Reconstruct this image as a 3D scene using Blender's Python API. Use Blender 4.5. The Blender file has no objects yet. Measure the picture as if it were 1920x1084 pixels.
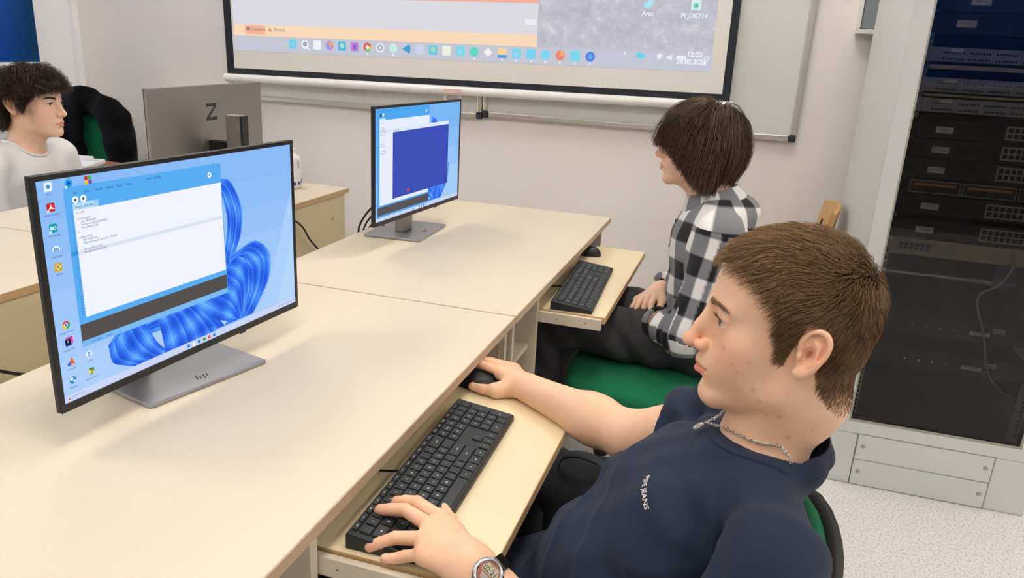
import bpy, math, random
import numpy as np
from mathutils import Vector, Matrix, Euler
random.seed(7)
RNG = np.random.default_rng(11)
SC = bpy.context.scene
COL = SC.collection
PI = math.pi

# ------------------------------------------------------------------ helpers
def lin(c):
    if isinstance(c, str):
        c = [int(c[i:i+2], 16) / 255 for i in (0, 2, 4)]
    return tuple(x / 12.92 if x <= .04045 else ((x + .055) / 1.055) ** 2.4 for x in c) + (1,)

def nd(nt, kind, **kw):
    n = nt.nodes.new(kind)
    for k, v in kw.items():
        if k in n.inputs: n.inputs[k].default_value = v
        else: setattr(n, k, v)
    return n

def mat(name, col, rough=.5, metal=0, spec=.5, noise=0, nscale=40, bump=0, bscale=200, sheen=0, sss=0, stretch=None, coat=0):
    m = bpy.data.materials.new(name); m.use_nodes = True
    nt = m.node_tree; b = nt.nodes['Principled BSDF']
    c = lin(col)
    b.inputs['Base Color'].default_value = c
    b.inputs['Roughness'].default_value = rough
    b.inputs['Metallic'].default_value = metal
    b.inputs['Specular IOR Level'].default_value = spec
    if sheen: b.inputs['Sheen Weight'].default_value = sheen
    if coat: b.inputs['Coat Weight'].default_value = coat
    if sss:
        b.inputs['Subsurface Weight'].default_value = sss
        b.inputs['Subsurface Radius'].default_value = (.006, .0025, .0012)
        b.inputs['Subsurface Scale'].default_value = 1.0
    if noise or bump:
        tc = nd(nt, 'ShaderNodeTexCoord'); mp = nd(nt, 'ShaderNodeMapping')
        if stretch: mp.inputs['Scale'].default_value = stretch
        nt.links.new(tc.outputs['Object'], mp.inputs[0])
    if noise:
        n = nd(nt, 'ShaderNodeTexNoise', Scale=nscale, Detail=4.0)
        nt.links.new(mp.outputs[0], n.inputs['Vector'])
        r = nd(nt, 'ShaderNodeMix', data_type='RGBA')
        r.inputs['A'].default_value = tuple(x * (1 - noise) for x in c[:3]) + (1,)
        r.inputs['B'].default_value = tuple(min(1, x * (1 + noise)) for x in c[:3]) + (1,)
        nt.links.new(n.outputs['Fac'], r.inputs['Factor'])
        nt.links.new(r.outputs['Result'], b.inputs['Base Color'])
    if bump:
        n2 = nd(nt, 'ShaderNodeTexNoise', Scale=bscale, Detail=3.0)
        nt.links.new(mp.outputs[0], n2.inputs['Vector'])
        bp = nd(nt, 'ShaderNodeBump', Strength=bump, Distance=.002)
        nt.links.new(n2.outputs['Fac'], bp.inputs['Height'])
        nt.links.new(bp.outputs[0], b.inputs['Normal'])
    return m

def emit(name, col, k=1.0):
    m = bpy.data.materials.new(name); m.use_nodes = True
    nt = m.node_tree; nt.nodes.clear()
    e = nd(nt, 'ShaderNodeEmission', Strength=k); e.inputs['Color'].default_value = lin(col)
    o = nd(nt, 'ShaderNodeOutputMaterial'); nt.links.new(e.outputs[0], o.inputs[0])
    return m

def tag(o, label=None, cat=None, group=None, kind=None):
    if label: o['label'] = label
    if cat: o['category'] = cat
    if group: o['group'] = group
    if kind: o['kind'] = kind
    return o

def empty(name, loc, label=None, cat=None, rz=0, group=None):
    o = bpy.data.objects.new(name, None); COL.objects.link(o)
    o.location = loc; o.rotation_euler = (0, 0, rz); o.empty_display_size = .05
    return tag(o, label, cat, group)

class MB:
    """collects shapes; coordinates are in the frame of the parent (or world)"""
    def __init__(s, off=(0, 0, 0)):
        s.v = []; s.f = []; s.mi = []; s.off = np.array(off, float)
    def add(s, vs, fs, mi=0):
        k = len(s.v)
        s.v += [tuple(np.array(p, float) - s.off) for p in vs]
        s.f += [tuple(i + k for i in f) for f in fs]; s.mi += [mi] * len(fs)
        return s
    def box(s, a, b, mi=0, M=None):
        x0, y0, z0 = a; x1, y1, z1 = b
        vs = [(x0,y0,z0),(x1,y0,z0),(x1,y1,z0),(x0,y1,z0),(x0,y0,z1),(x1,y0,z1),(x1,y1,z1),(x0,y1,z1)]
        if M is not None: vs = [tuple(M @ Vector(p)) for p in vs]
        return s.add(vs, [(0,3,2,1),(4,5,6,7),(0,1,5,4),(1,2,6,5),(2,3,7,6),(3,0,4,7)], mi)
    def quad(s, ps, mi=0):
        return s.add(ps, [tuple(range(len(ps)))], mi)
    def cyl(s, a, b, r0, r1=None, n=20, mi=0, caps=True):
        return s.tube([a, b], [r0, r0 if r1 is None else r1], n, mi, caps)
    def tube(s, path, r, n=10, mi=0, caps=True):
        P = [Vector(p) for p in path]
        R = r if hasattr(r, '__len__') else [r] * len(P)
        vs = []; up = None
        for i, p in enumerate(P):
            t = (P[min(i + 1, len(P) - 1)] - P[max(i - 1, 0)]).normalized()
            if up is None:
                up = Vector((0, 0, 1)) if abs(t.z) < .9 else Vector((1, 0, 0))
            x = t.cross(up).normalized(); y = x.cross(t).normalized(); up = y
            for k in range(n):
                a = 2 * PI * k / n
                vs.append(tuple(p + (x * math.cos(a) + y * math.sin(a)) * R[i]))
        fs = []
        for i in range(len(P) - 1):
            for k in range(n):
                fs.append((i*n+k, i*n+(k+1)%n, (i+1)*n+(k+1)%n, (i+1)*n+k))
        if caps:
            fs.append(tuple(range(n - 1, -1, -1))); fs.append(tuple((len(P)-1)*n + k for k in range(n)))
        return s.add(vs, fs, mi)
    def lathe(s, prof, c=(0, 0, 0), n=28, mi=0):
        vs = []
        for (r, z) in prof:
            for k in range(n):
                a = 2 * PI * k / n
                vs.append((c[0] + r*math.cos(a), c[1] + r*math.sin(a), c[2] + z))
        fs = []
        for i in range(len(prof) - 1):
            for k in range(n):
                fs.append((i*n+k, i*n+(k+1)%n, (i+1)*n+(k+1)%n, (i+1)*n+k))
        fs.append(tuple(range(n-1,-1,-1))); fs.append(tuple((len(prof)-1)*n+k for k in range(n)))
        return s.add(vs, fs, mi)
    def prism(s, poly, z0, z1, mi=0, M=None):
        n = len(poly)
        vs = [(p[0], p[1], z0) for p in poly] + [(p[0], p[1], z1) for p in poly]
        if M is not None: vs = [tuple(M @ Vector(p)) for p in vs]
        fs = [tuple(range(n-1,-1,-1)), tuple(range(n, 2*n))] + [(i, (i+1)%n, n+(i+1)%n, n+i) for i in range(n)]
        return s.add(vs, fs, mi)
    def build(s, name, m, parent=None, bevel=0, smooth=False, seg=2, subdiv=0, loc=None):
        me = bpy.data.meshes.new(name); me.from_pydata(s.v, [], s.f)
        ms = m if isinstance(m, (list, tuple)) else [m]
        for q in ms: me.materials.append(q)
        me.polygons.foreach_set('material_index', s.mi)
        if smooth: me.polygons.foreach_set('use_smooth', [True] * len(s.f))
        me.validate(); me.update()
        o = bpy.data.objects.new(name, me); COL.objects.link(o)
        if parent: o.parent = parent
        if loc is not None: o.location = loc
        if bevel:
            b = o.modifiers.new('bevel', 'BEVEL'); b.width = bevel; b.segments = seg; b.limit_method = 'ANGLE'; b.angle_limit = math.radians(40)
            b.harden_normals = False
        if subdiv:
            b = o.modifiers.new('sub', 'SUBSURF'); b.levels = subdiv; b.render_levels = subdiv
        return o

def ngon(cx, cy, r, n=16, ry=None):
    ry = r if ry is None else ry
    return [(cx + r*math.cos(2*PI*k/n), cy + ry*math.sin(2*PI*k/n)) for k in range(n)]

def rrect(x0, y0, x1, y1, r, n=4):
    out = []
    for cx, cy, a0 in ((x1-r, y1-r, 0), (x0+r, y1-r, PI/2), (x0+r, y0+r, PI), (x1-r, y0+r, 1.5*PI)):
        for k in range(n + 1):
            a = a0 + PI/2*k/n; out.append((cx + r*math.cos(a), cy + r*math.sin(a)))
    return out

def text_shape(body, size, extrude=0.0, align='CENTER', bold=0.0):
    cu = bpy.data.curves.new('t', 'FONT'); cu.body = body; cu.size = size
    cu.align_x = align; cu.align_y = 'CENTER'; cu.extrude = extrude; cu.offset = bold; cu.resolution_u = 3
    o = bpy.data.objects.new('t', cu); COL.objects.link(o)
    dg = bpy.context.evaluated_depsgraph_get()
    me = bpy.data.meshes.new_from_object(o.evaluated_get(dg))
    vs = [tuple(v.co) for v in me.vertices]; fs = [tuple(p.vertices) for p in me.polygons]
    bpy.data.objects.remove(o); bpy.data.curves.remove(cu); bpy.data.meshes.remove(me)
    return vs, fs

def bez(pts, n=10):
    """Catmull-Rom through points"""
    P = [np.array(p, float) for p in pts]; P = [2*P[0]-P[1]] + P + [2*P[-1]-P[-2]]
    out = []
    for i in range(1, len(P) - 2):
        for k in range(n):
            t = k / n
            out.append(.5*((2*P[i]) + (P[i+1]-P[i-1])*t + (2*P[i-1]-5*P[i]+4*P[i+1]-P[i+2])*t*t + (3*P[i]-P[i-1]-3*P[i+1]+P[i+2])*t**3))
    out.append(P[-2])
    return [tuple(p) for p in out]

def copy_tree(o, parent=None):
    c = o.copy(); COL.objects.link(c)
    if parent: c.parent = parent
    for ch in list(o.children): copy_tree(ch, c)
    return c

# ------------------------------------------------------------------ camera
cam = bpy.data.cameras.new('camera'); co = bpy.data.objects.new('camera', cam); COL.objects.link(co)
Rr = np.array([[.95307397, .13792223, -.26949483], [.29811024, -.27252138, .91480182], [.05272841, -.95221298, -.30084907]])
M = Matrix.Identity(4)
for i in range(3):
    M[i][0] = Rr[i][0]; M[i][1] = -Rr[i][1]; M[i][2] = -Rr[i][2]
M[2][3] = 1.33
co.matrix_world = M
cam.sensor_fit = 'HORIZONTAL'; cam.sensor_width = 36; cam.lens = 36 * 1430 / 1920; cam.clip_start = .02
SC.camera = co

# ------------------------------------------------------------------ materials
m_wall = mat('wall_paint', 'ece7e2', .85, noise=.03, nscale=3, bump=.15, bscale=300)
m_wallw = mat('wall_paint_white', 'eeeef0', .85, noise=.02, nscale=3, bump=.15, bscale=300)
m_ceil = mat('ceiling_paint', 'efefec', .9)
m_desk = mat('desk_laminate', 'ddd1bc', .46, spec=.35, noise=.025, nscale=300)
m_edge = mat('desk_edge', 'c3ab90', .5, noise=.12, nscale=30, stretch=(8, .6, 8))
m_edgew = mat('desk_edge_wood', 'c9a878', .5, noise=.12, nscale=30, stretch=(8, .6, 8))
m_panel = mat('desk_panel', 'd8cdb8', .5, noise=.03, nscale=200)
m_panely = mat('desk_panel_yellow', 'd9caa4', .5, noise=.03, nscale=200)
m_tray = mat('tray_laminate', 'ead9b4', .42, spec=.4, noise=.02, nscale=300)
m_metalg = mat('rail_metal', 'b9b9b4', .35, .9)
m_black = mat('black_plastic', '17181b', .45)
m_bezel = mat('bezel_plastic', '101114', .35)
m_silver = mat('monitor_silver', '9f9c99', .42, .85, noise=.03, nscale=400)
m_base = mat('stand_base_metal', 'a2a5aa', .36, .7)
m_kb = mat('keyboard_plastic', '23292d', .5)
m_key = mat('key_plastic', '1d2326', .38, spec=.6)
m_white = mat('white_plastic', 'e9e9e6', .4)
m_green = mat('green_upholstery', '0f7a52', .9, noise=.12, nscale=350, bump=.5, bscale=900, sheen=.0)
m_greend = mat('green_mesh', '0c6b46', .9, noise=.2, nscale=600, bump=.5, bscale=1200)
m_chairb = mat('chair_black', '15171a', .55)
m_cable = mat('cable_rubber', '101011', .5)
m_screenborder = mat('screen_border', '1f242c', .8)
m_cloth = mat('screen_cloth', 'e4e2dc', .9)
m_alu = mat('aluminium_frame', 'cfccc4', .35, .7)
m_wb = mat('whiteboard_enamel', 'd9dad6', .22, spec=.5)
m_corner = mat('corner_cap', '23263a', .5)
m_rack = mat('rack_paint', 'd5d8d6', .42, noise=.015, nscale=100)
m_rackin = mat('rack_interior', '0e0e10', .6)
m_rail = mat('rack_rail', 'a8a498', .5, .3)
m_dev = mat('switch_case', '0b0b0e', .5)
m_devg = mat('patch_panel_grey', 'a3a8b4', .45, .3)
m_beige = mat('beige_device', 'b9ae90', .5)
m_label = mat('paper_label', 'e4dfd9', .7)
m_orange = mat('fibre_orange', 'c9822e', .5)
m_port = mat('port_dark', '0a0a0c', .5)
m_text = mat('print_dark', '26262a', .6)
m_textw = mat('print_white', 'e2e2e2', .6)
m_brown = mat('brown_table', '9c6a49', .4, noise=.15, nscale=20, stretch=(1, 8, 8))
m_wood = mat('chair_wood', 'caa068', .45, noise=.15, nscale=20, stretch=(6, 6, 1))
m_bag = mat('bag_fabric', '14171d', .85, bump=.4, bscale=700)
m_jacket = mat('jacket_fabric', '060608', 1.0, spec=.15, bump=.4, bscale=400)
m_chrome = mat('chrome', 'd9d9d9', .18, 1)
m_greybox = mat('grey_box', '8d979c', .5)

# floor: speckled pale linoleum
m_floor = mat('linoleum', 'd3cfc9', .45)
nt = m_floor.node_tree; b = nt.nodes['Principled BSDF']
tc = nd(nt, 'ShaderNodeTexCoord'); n1 = nd(nt, 'ShaderNodeTexNoise', Scale=140.0, Detail=5.0, Roughness=.7)
cr = nd(nt, 'ShaderNodeValToRGB')
cr.color_ramp.elements[0].position = .36; cr.color_ramp.elements[0].color = lin('b6b1ac')
cr.color_ramp.elements[1].position = .52; cr.color_ramp.elements[1].color = lin('e6e4e1')
nt.links.new(tc.outputs['Object'], n1.inputs['Vector']); nt.links.new(n1.outputs['Fac'], cr.inputs[0]); nt.links.new(cr.outputs[0], b.inputs['Base Color'])

# smoked rack glass
m_glass = bpy.data.materials.new('smoked_glass'); m_glass.use_nodes = True
nt = m_glass.node_tree; nt.nodes.clear()
tr = nd(nt, 'ShaderNodeBsdfTransparent'); tr.inputs[0].default_value = (.66, .65, .65, 1)
gl = nd(nt, 'ShaderNodeBsdfGlossy', Roughness=.02)
fr = nd(nt, 'ShaderNodeFresnel', IOR=1.40); mx = nd(nt, 'ShaderNodeMixShader'); out = nd(nt, 'ShaderNodeOutputMaterial')
nt.links.new(fr.outputs[0], mx.inputs[0]); nt.links.new(tr.outputs[0], mx.inputs[1]); nt.links.new(gl.outputs[0], mx.inputs[2]); nt.links.new(mx.outputs[0], out.inputs[0])
# clear window glass
m_pane = bpy.data.materials.new('window_glass'); m_pane.use_nodes = True
nt = m_pane.node_tree; nt.nodes.clear()
tr = nd(nt, 'ShaderNodeBsdfTransparent'); gl = nd(nt, 'ShaderNodeBsdfGlossy', Roughness=.01)
fr = nd(nt, 'ShaderNodeFresnel', IOR=1.45); mx = nd(nt, 'ShaderNodeMixShader'); out = nd(nt, 'ShaderNodeOutputMaterial')
nt.links.new(fr.outputs[0], mx.inputs[0]); nt.links.new(tr.outputs[0], mx.inputs[1]); nt.links.new(gl.outputs[0], mx.inputs[2]); nt.links.new(mx.outputs[0], out.inputs[0])
# blue roller blind, lets daylight through
m_blind = bpy.data.materials.new('blind_fabric'); m_blind.use_nodes = True
nt = m_blind.node_tree; nt.nodes.clear()
d1 = nd(nt, 'ShaderNodeBsdfDiffuse'); d1.inputs[0].default_value = lin('3a74b4')
d2 = nd(nt, 'ShaderNodeBsdfTranslucent'); d2.inputs[0].default_value = lin('4680c4')
mx = nd(nt, 'ShaderNodeMixShader'); mx.inputs[0].default_value = .45; out = nd(nt, 'ShaderNodeOutputMaterial')
nt.links.new(d1.outputs[0], mx.inputs[1]); nt.links.new(d2.outputs[0], mx.inputs[2]); nt.links.new(mx.outputs[0], out.inputs[0])

# ------------------------------------------------------------------ room shell
X0, X1, Y0, Y1, ZC = -3.55, 3.3, -2.3, 3.45, 3.0
def struct(o): o['kind'] = 'structure'; return o
struct(MB().box((X0-.2, Y0-.2, -.1), (X1+.2, Y1+.2, 0)).build('floor', m_floor))
struct(MB().box((X0-.2, Y0-.2, ZC), (X1+.2, Y1+.2, ZC+.1)).build('ceiling', m_ceil))
struct(MB().box((X0-.2, Y1, 0), (X1+.2, Y1+.2, ZC)).build('wall_front', m_wall))
struct(MB().box((X1, Y0-.2, 0), (X1+.2, Y1, ZC)).build('wall_right', m_wall))
w = MB()   # left wall with its window opening
wy0, wy1, wz0, wz1 = .7, 3.06, .93, 2.55
w.box((X0-.2, Y0, 0), (X0, wy0, ZC)); w.box((X0-.2, wy1, 0), (X0, Y1, ZC))
w.box((X0-.2, wy0, 0), (X0, wy1, wz0)); w.box((X0-.2, wy0, wz1), (X0, wy1, ZC))
struct(w.build('wall_left', m_wallw))
w = MB()
bx0, bx1 = 1.15, 3.0
w.box((X0-.2, Y0-.2, 0), (bx0, Y0, ZC)); w.box((bx1, Y0-.2, 0), (X1, Y0, ZC))
w.box((bx0, Y0-.2, 0), (bx1, Y0, 1.22)); w.box((bx0, Y0-.2, 2.55), (bx1, Y0, ZC))
struct(w.build('wall_back', mat('wall_paint_grey', '7b7773', .85)))
def window(name, a, b, axis, pos):
    f = MB(); g = MB()
    def bx(mb, u0, u1, z0, z1, d0, d1):
        if axis == 0: mb.box((pos+d0, u0, z0), (pos+d1, u1, z1))
        else: mb.box((u0, pos+d0, z0), (u1, pos+d1, z1))
    u0, u1 = a; z0, z1 = b; t = .06; um = (u0 + u1) / 2
    bx(f, u0, u1, z0, z0+t, -.05, .03); bx(f, u0, u1, z1-t, z1, -.05, .03)
    bx(f, u0, u0+t, z0+t, z1-t, -.05, .03); bx(f, u1-t, u1, z0+t, z1-t, -.05, .03)
    bx(f, um-t/2, um+t/2, z0+t, z1-t, -.05, .03)
    o = struct(f.build(name, m_white))
    bx(g, u0+t, um-t/2, z0+t, z1-t, -.015, -.008); bx(g, um+t/2, u1-t, z0+t, z1-t, -.015, -.008)
    g.build('window_pane', m_pane, o)
window('window_1', (wy0, wy1), (wz0, wz1), 0, X0-.1)
window('window_2', (bx0, bx1), (1.22, 2.55), 1, Y0-.1)
struct(MB().box((X0, 3.412, .0), (X0+.028, Y1-.001, ZC)).build('trim_1', m_wallw))      # conduit in the corner
t = MB(); t.box((X0+.03, Y1-.014, 0), (.35, Y1, .07)); t.box((1.05, Y1-.014, 0), (X1, Y1, .07))
struct(t.build('baseboard_front', m_wood))

def blind(loc, w, axis, zb, zt, label):
    r = empty('roller_blind', loc, label, 'blind')
    n = 40; f = MB()
    vs = []
    for k in range(n + 1):
        u = -w/2 + w*k/n
        for z in (zb, zt):
            d = .006*math.sin(k*.55) if z == zb else 0
            vs.append((d, u, z - loc[2]) if axis == 0 else (u, d, z - loc[2]))
    f.add(vs, [(2*k, 2*k+2, 2*k+3, 2*k+1) for k in range(n)])
    fo = f.build('fabric', m_blind, r, smooth=True)
    so = fo.modifiers.new('s', 'SOLIDIFY'); so.thickness = .0012
    bb = MB(); rl = MB()
    if axis == 0:
        bb.box((-.01, -w/2, zb-.018-loc[2]), (.012, w/2, zb-loc[2])); rl.cyl((0, -w/2-.02, zt-loc[2]+.02), (0, w/2+.02, zt-loc[2]+.02), .022)
    else:
        bb.box((-w/2, -.012, zb-.018-loc[2]), (w/2, .01, zb-loc[2])); rl.cyl((-w/2-.02, 0, zt-loc[2]+.02), (w/2+.02, 0, zt-loc[2]+.02), .022)
    bb.build('bottom_bar', m_white, r, bevel=.003); rl.build('roller', m_white, r, smooth=False)
    return r
blind((X0+.05, 1.92, 1.12), 2.47, 0, 1.135, 2.62, 'blue roller blind pulled down over the window by the corner')
blind((2.07, Y0+.05, 1.25), 2.0, 1, 1.25, 2.62, 'blue roller blind on the wall facing the equipment cabinet')

# ceiling lamps
m_diff = emit('lamp_diffuser', (1.0, .97, .935), 18.5)
proto = empty('ceiling_lamp', (0, 0, 0), 'square white ceiling lamp panel', 'ceiling lamp', group='ceiling lamps')
f = MB()
for a, b_ in (((-.31,-.31,-.03),(.31,-.29,0)), ((-.31,.29,-.03),(.31,.31,0)), ((-.31,-.29,-.03),(-.29,.29,0)), ((.29,-.29,-.03),(.31,.29,0))): f.box(a, b_)
f.build('frame', m_white, proto)
MB().box((-.29,-.29,-.02), (.29,.29,-.008)).build('diffuser', m_diff, proto)
LAMPS = [(x, y) for x in (-2.3, -.1, 2.1) for y in (-1.5, .45, 2.6)]
for i, (x, y) in enumerate(LAMPS):
    o = proto if i == 0 else copy_tree(proto)
    o.location = (x, y, ZC)

# daylight
wd = bpy.data.worlds.new('sky'); SC.world = wd; wd.use_nodes = True
nt = wd.node_tree; bg = nt.nodes['Background']
sk = nd(nt, 'ShaderNodeTexSky'); sk.sky_type = 'NISHITA'; sk.sun_disc = False; sk.sun_elevation = math.radians(40); sk.sun_rotation = math.radians(200)
nt.links.new(sk.outputs[0], bg.inputs[0]); bg.inputs[1].default_value = 3.0
sun = bpy.data.lights.new('sun', 'SUN'); sun.energy = 7.0; sun.angle = .01; so = bpy.data.objects.new('sun', sun); COL.objects.link(so)
so.rotation_euler = Vector((-.12, 1, -.75)).to_track_quat('-Z', 'Y').to_euler()
SC.view_settings.view_transform = 'Standard'; SC.view_settings.look = 'None'; SC.view_settings.gamma = 1; SC.view_settings.exposure = .05
SC.cycles.use_denoising = True; SC.cycles.max_bounces = 8; SC.cycles.transparent_max_bounces = 16; SC.cycles.sample_clamp_indirect = 6
SC.cycles.caustics_reflective = False; SC.cycles.caustics_refractive = False
# ------------------------------------------------------------------ desks
DZ = .745
def desk(y0, y1, xb, xf, label, tray=None, shelf=None, edge=m_edge, panel_m=m_panel, back_in=.03, side=1):
    """a computer desk: top, legs, modesty panel; tray = (y0, y1, x_out) keyboard tray; shelf = (y0, y1) open shelf bay"""
    L = ((xb+xf)/2, (y0+y1)/2, 0); r = empty('computer_desk', L, label, 'desk', group='cream computer desks')
    t = MB(L); t.box((xb+.002, y0+.0015, DZ-.018), (xf-.002, y1-.0015, DZ), 0)
    t.box((xf-.002, y0+.001, DZ-.0185), (xf, y1-.001, DZ-.0006), 1); t.box((xb, y0+.001, DZ-.0185), (xb+.002, y1-.001, DZ-.0006), 1)
    t.box((xb, y0+.0005, DZ-.0185), (xf, y0+.0015, DZ-.0006), 1); t.box((xb, y1-.0015, DZ-.0185), (xf, y1-.0005, DZ-.0006), 1)
    t.build('desktop', [m_desk, edge], r)
    for ya in (y0+.012, y1-.03):
        s = MB(L); s.box((xb+.04, ya, 0), (xf-.03, ya+.018, DZ-.0185)); s.build('side_panel', panel_m, r, bevel=.001)
        e = MB(L); e.box((xf-.03, ya, .0), (xf-.028, ya+.018, DZ-.0186)); e.build('panel_edge', edge, r)
    p = MB(L); px = xb+.045 if side > 0 else xf-.02
    p.box((px, y0+.031, .12), (px+.016, y1-.031, DZ-.0186)); p.build('modesty_panel', panel_m, r)
    return r, L
d1, L1 = desk(.36, 1.583, -1.148, -.453, 'cream computer desk with the near monitor showing a white code window')
d2, L2 = desk(1.585, 2.80, -1.148, -.453, 'cream computer desk against the front wall side, with the far small-looking monitor and plaid-shirt student')
d2['label'] = 'cream computer desk under the far monitor, where the plaid-shirt student sits'
def tray(r, L, y0, y1, xo):
    t = MB(L); t.box((-.80, y0, .658), (xo-.0015, y1, .676), 0)
    t.box((xo-.0015, y0, .6578), (xo, y1, .6755), 1); t.box((-.80, y0-.0012, .6578), (xo, y0, .6757), 1); t.box((-.8, y1, .6578), (xo, y1+.0012, .6757), 1)
    o = t.build('keyboard_tray', [m_tray, m_edgew], r)
    for y in (y0-.014, y1+.003):
        s = MB(L); s.box((-.80, y, .642), (xo-.008, y+.011, .672))
        for k in range(3): s.cyl((xo-.05-.075*k, y-.0004, .657), (xo-.05-.075*k, y+.0114, .657), .0022, n=10, mi=1)
        s.build('rail', [m_panel, m_port], o, bevel=.0015)
        s = MB(L); s.box((-.85, y-.004, .655), (-.50, y+.014, .726)); s.build('rail_bracket', m_metalg, o)
tray(d1, L1, .770, 1.385, -.243)
tray(d2, L2, 1.862, 2.610, -.292)
# open shelf bays beside the trays
def bay(r, L, y0, y1, xf):
    for y in (y0, y1):
        s = MB(L); s.box((-1.05, y, .0), (xf, y+.016, DZ-.0186)); s.build('bay_panel', m_panel, r, bevel=.0008)
    for z in (.565, .36):
        s = MB(L); s.box((-1.05, y0+.0165, z), (xf-.02, y1-.0005, z+.016)); s.build('shelf', m_desk, r, bevel=.0008)
bay(d2, L2, 1.62, 1.842, -.47)
bay(d1, L1, 1.405, 1.56, -.47)
s = MB(L1); s.box((-1.05, .735, 0), (-.47, .752, DZ-.0186)); s.build('bay_panel', m_panel, d1)
# row of desks behind (they face the other way)
def desk_b(y0, y1, label):
    r, L = desk(y0, y1, -2.25, -1.548, label, edge=m_edgew, panel_m=m_panely, side=-1)
    for yy in (y0+.13, y1-.13, y0+.42):
        for zz in (.64, .24):
            c = MB(L); c.cyl((-1.552, yy, zz), (-1.5495, yy, zz), .006, n=14); c.build('bolt_cap', m_edge, r)
    return r
desk_b(.50, 1.665, 'cream computer desk behind the near monitor, with its yellowish back panel')
desk_b(1.667, 2.794, 'cream computer desk with the white bottle, below the silver-backed monitor')

# ------------------------------------------------------------------ monitors
def monitor(loc, rz, label, W=.539, H=.335, z0=.806, swivel=0, name='computer_monitor', back='silver', bump=True):
    """local frame: the screen faces -y, x runs left to right as the user sees it"""
    r = empty(name, (loc[0], loc[1], DZ), label, 'monitor', rz=rz)
    zb = z0 - DZ; zt = zb + H
    b = MB(); b.box((-W/2, 0, zb), (W/2, .009, zt), 0)
    if bump: b.box((-W/2+.06, .0085, zb+.05), (W/2-.06, .03, zt-.09), 0)
    o = b.build('housing', m_black if bump else m_silver, r, bevel=.0015)
    f = MB(); t, tb = .0075, .0125
    y0, y1 = -.0022, -.0002
    f.box((-W/2, y0, zt-t), (W/2, y1, zt)); f.box((-W/2, y0, zb), (W/2, y1, zb+tb))
    f.box((-W/2, y0, zb+tb), (-W/2+t, y1, zt-t)); f.box((W/2-t, y0, zb+tb), (W/2, y1, zt-t))
    f.box((.10, y0+.0003, zb-.003), (.112, .004, zb))
    f.build('bezel', m_bezel, r, bevel=.0006, seg=1)
    return r, zb, zt
SW, SH = .539 - .015, .335 - .0075 - .0125
class Screen:
    """layers of flat emitting shapes; u right, v down in millimetres from the bezel's outer corner"""
    def __init__(s, W, zt): s.W, s.zt = W, zt; s.mb = MB(); s.m = []; s.idx = {}
    def mi(s, c, k):
        key = (c, k)
        if key not in s.idx: s.idx[key] = len(s.m); s.m.append(emit('screen_%s' % c, c, k))
        return s.idx[key]
    def P(s, u, v, l): return (-s.W/2 + u/1000, -.0004 - .00012*l, s.zt - v/1000)
    def poly(s, pts, c, l, k=None):
        k = KSCR if k is None else k
        s.mb.add([s.P(u, v, l) for u, v in pts], [tuple(range(len(pts)-1, -1, -1))], s.mi(c, k))
    def rect(s, u0, v0, u1, v1, c, l): s.poly([(u0, v0), (u1, v0), (u1, v1), (u0, v1)], c, l)
    def disc(s, u, v, r, c, l, n=16): s.poly(ngon(u, v, r, n), c, l)
    def text(s, u, v, body, size, c, l, align='LEFT'):
        vs, fs = text_shape(body, size/1000, align=align)
        k = s.mi(c, KSCR)
        s.mb.add([(-s.W/2 + u/1000 + p[0], -.0004 - .00012*l, s.zt - v/1000 + p[1]) for p in vs], fs, k)
    def strip(s, path, w0, w1, c, l):
        """ribbon: path of (u,v), width varying"""
        P = np.array(path, float); n = len(P); T = np.gradient(P, axis=0); T /= np.linalg.norm(T, axis=1)[:, None] + 1e-9
        N = np.stack([-T[:, 1], T[:, 0]], 1); wd = np.linspace(0, 1, n); wv = w0 + (w1 - w0)*wd
        A = P + N*wv[:, None]/2; B = P - N*wv[:, None]/2
        k = s.mi(c, KSCR)
        for i in range(n - 1):
            q = [A[i], A[i+1], B[i+1], B[i]]
            s.mb.add([s.P(x[0], x[1], l) for x in q], [(3, 2, 1, 0)], k)
KSCR = 1.0
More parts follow.
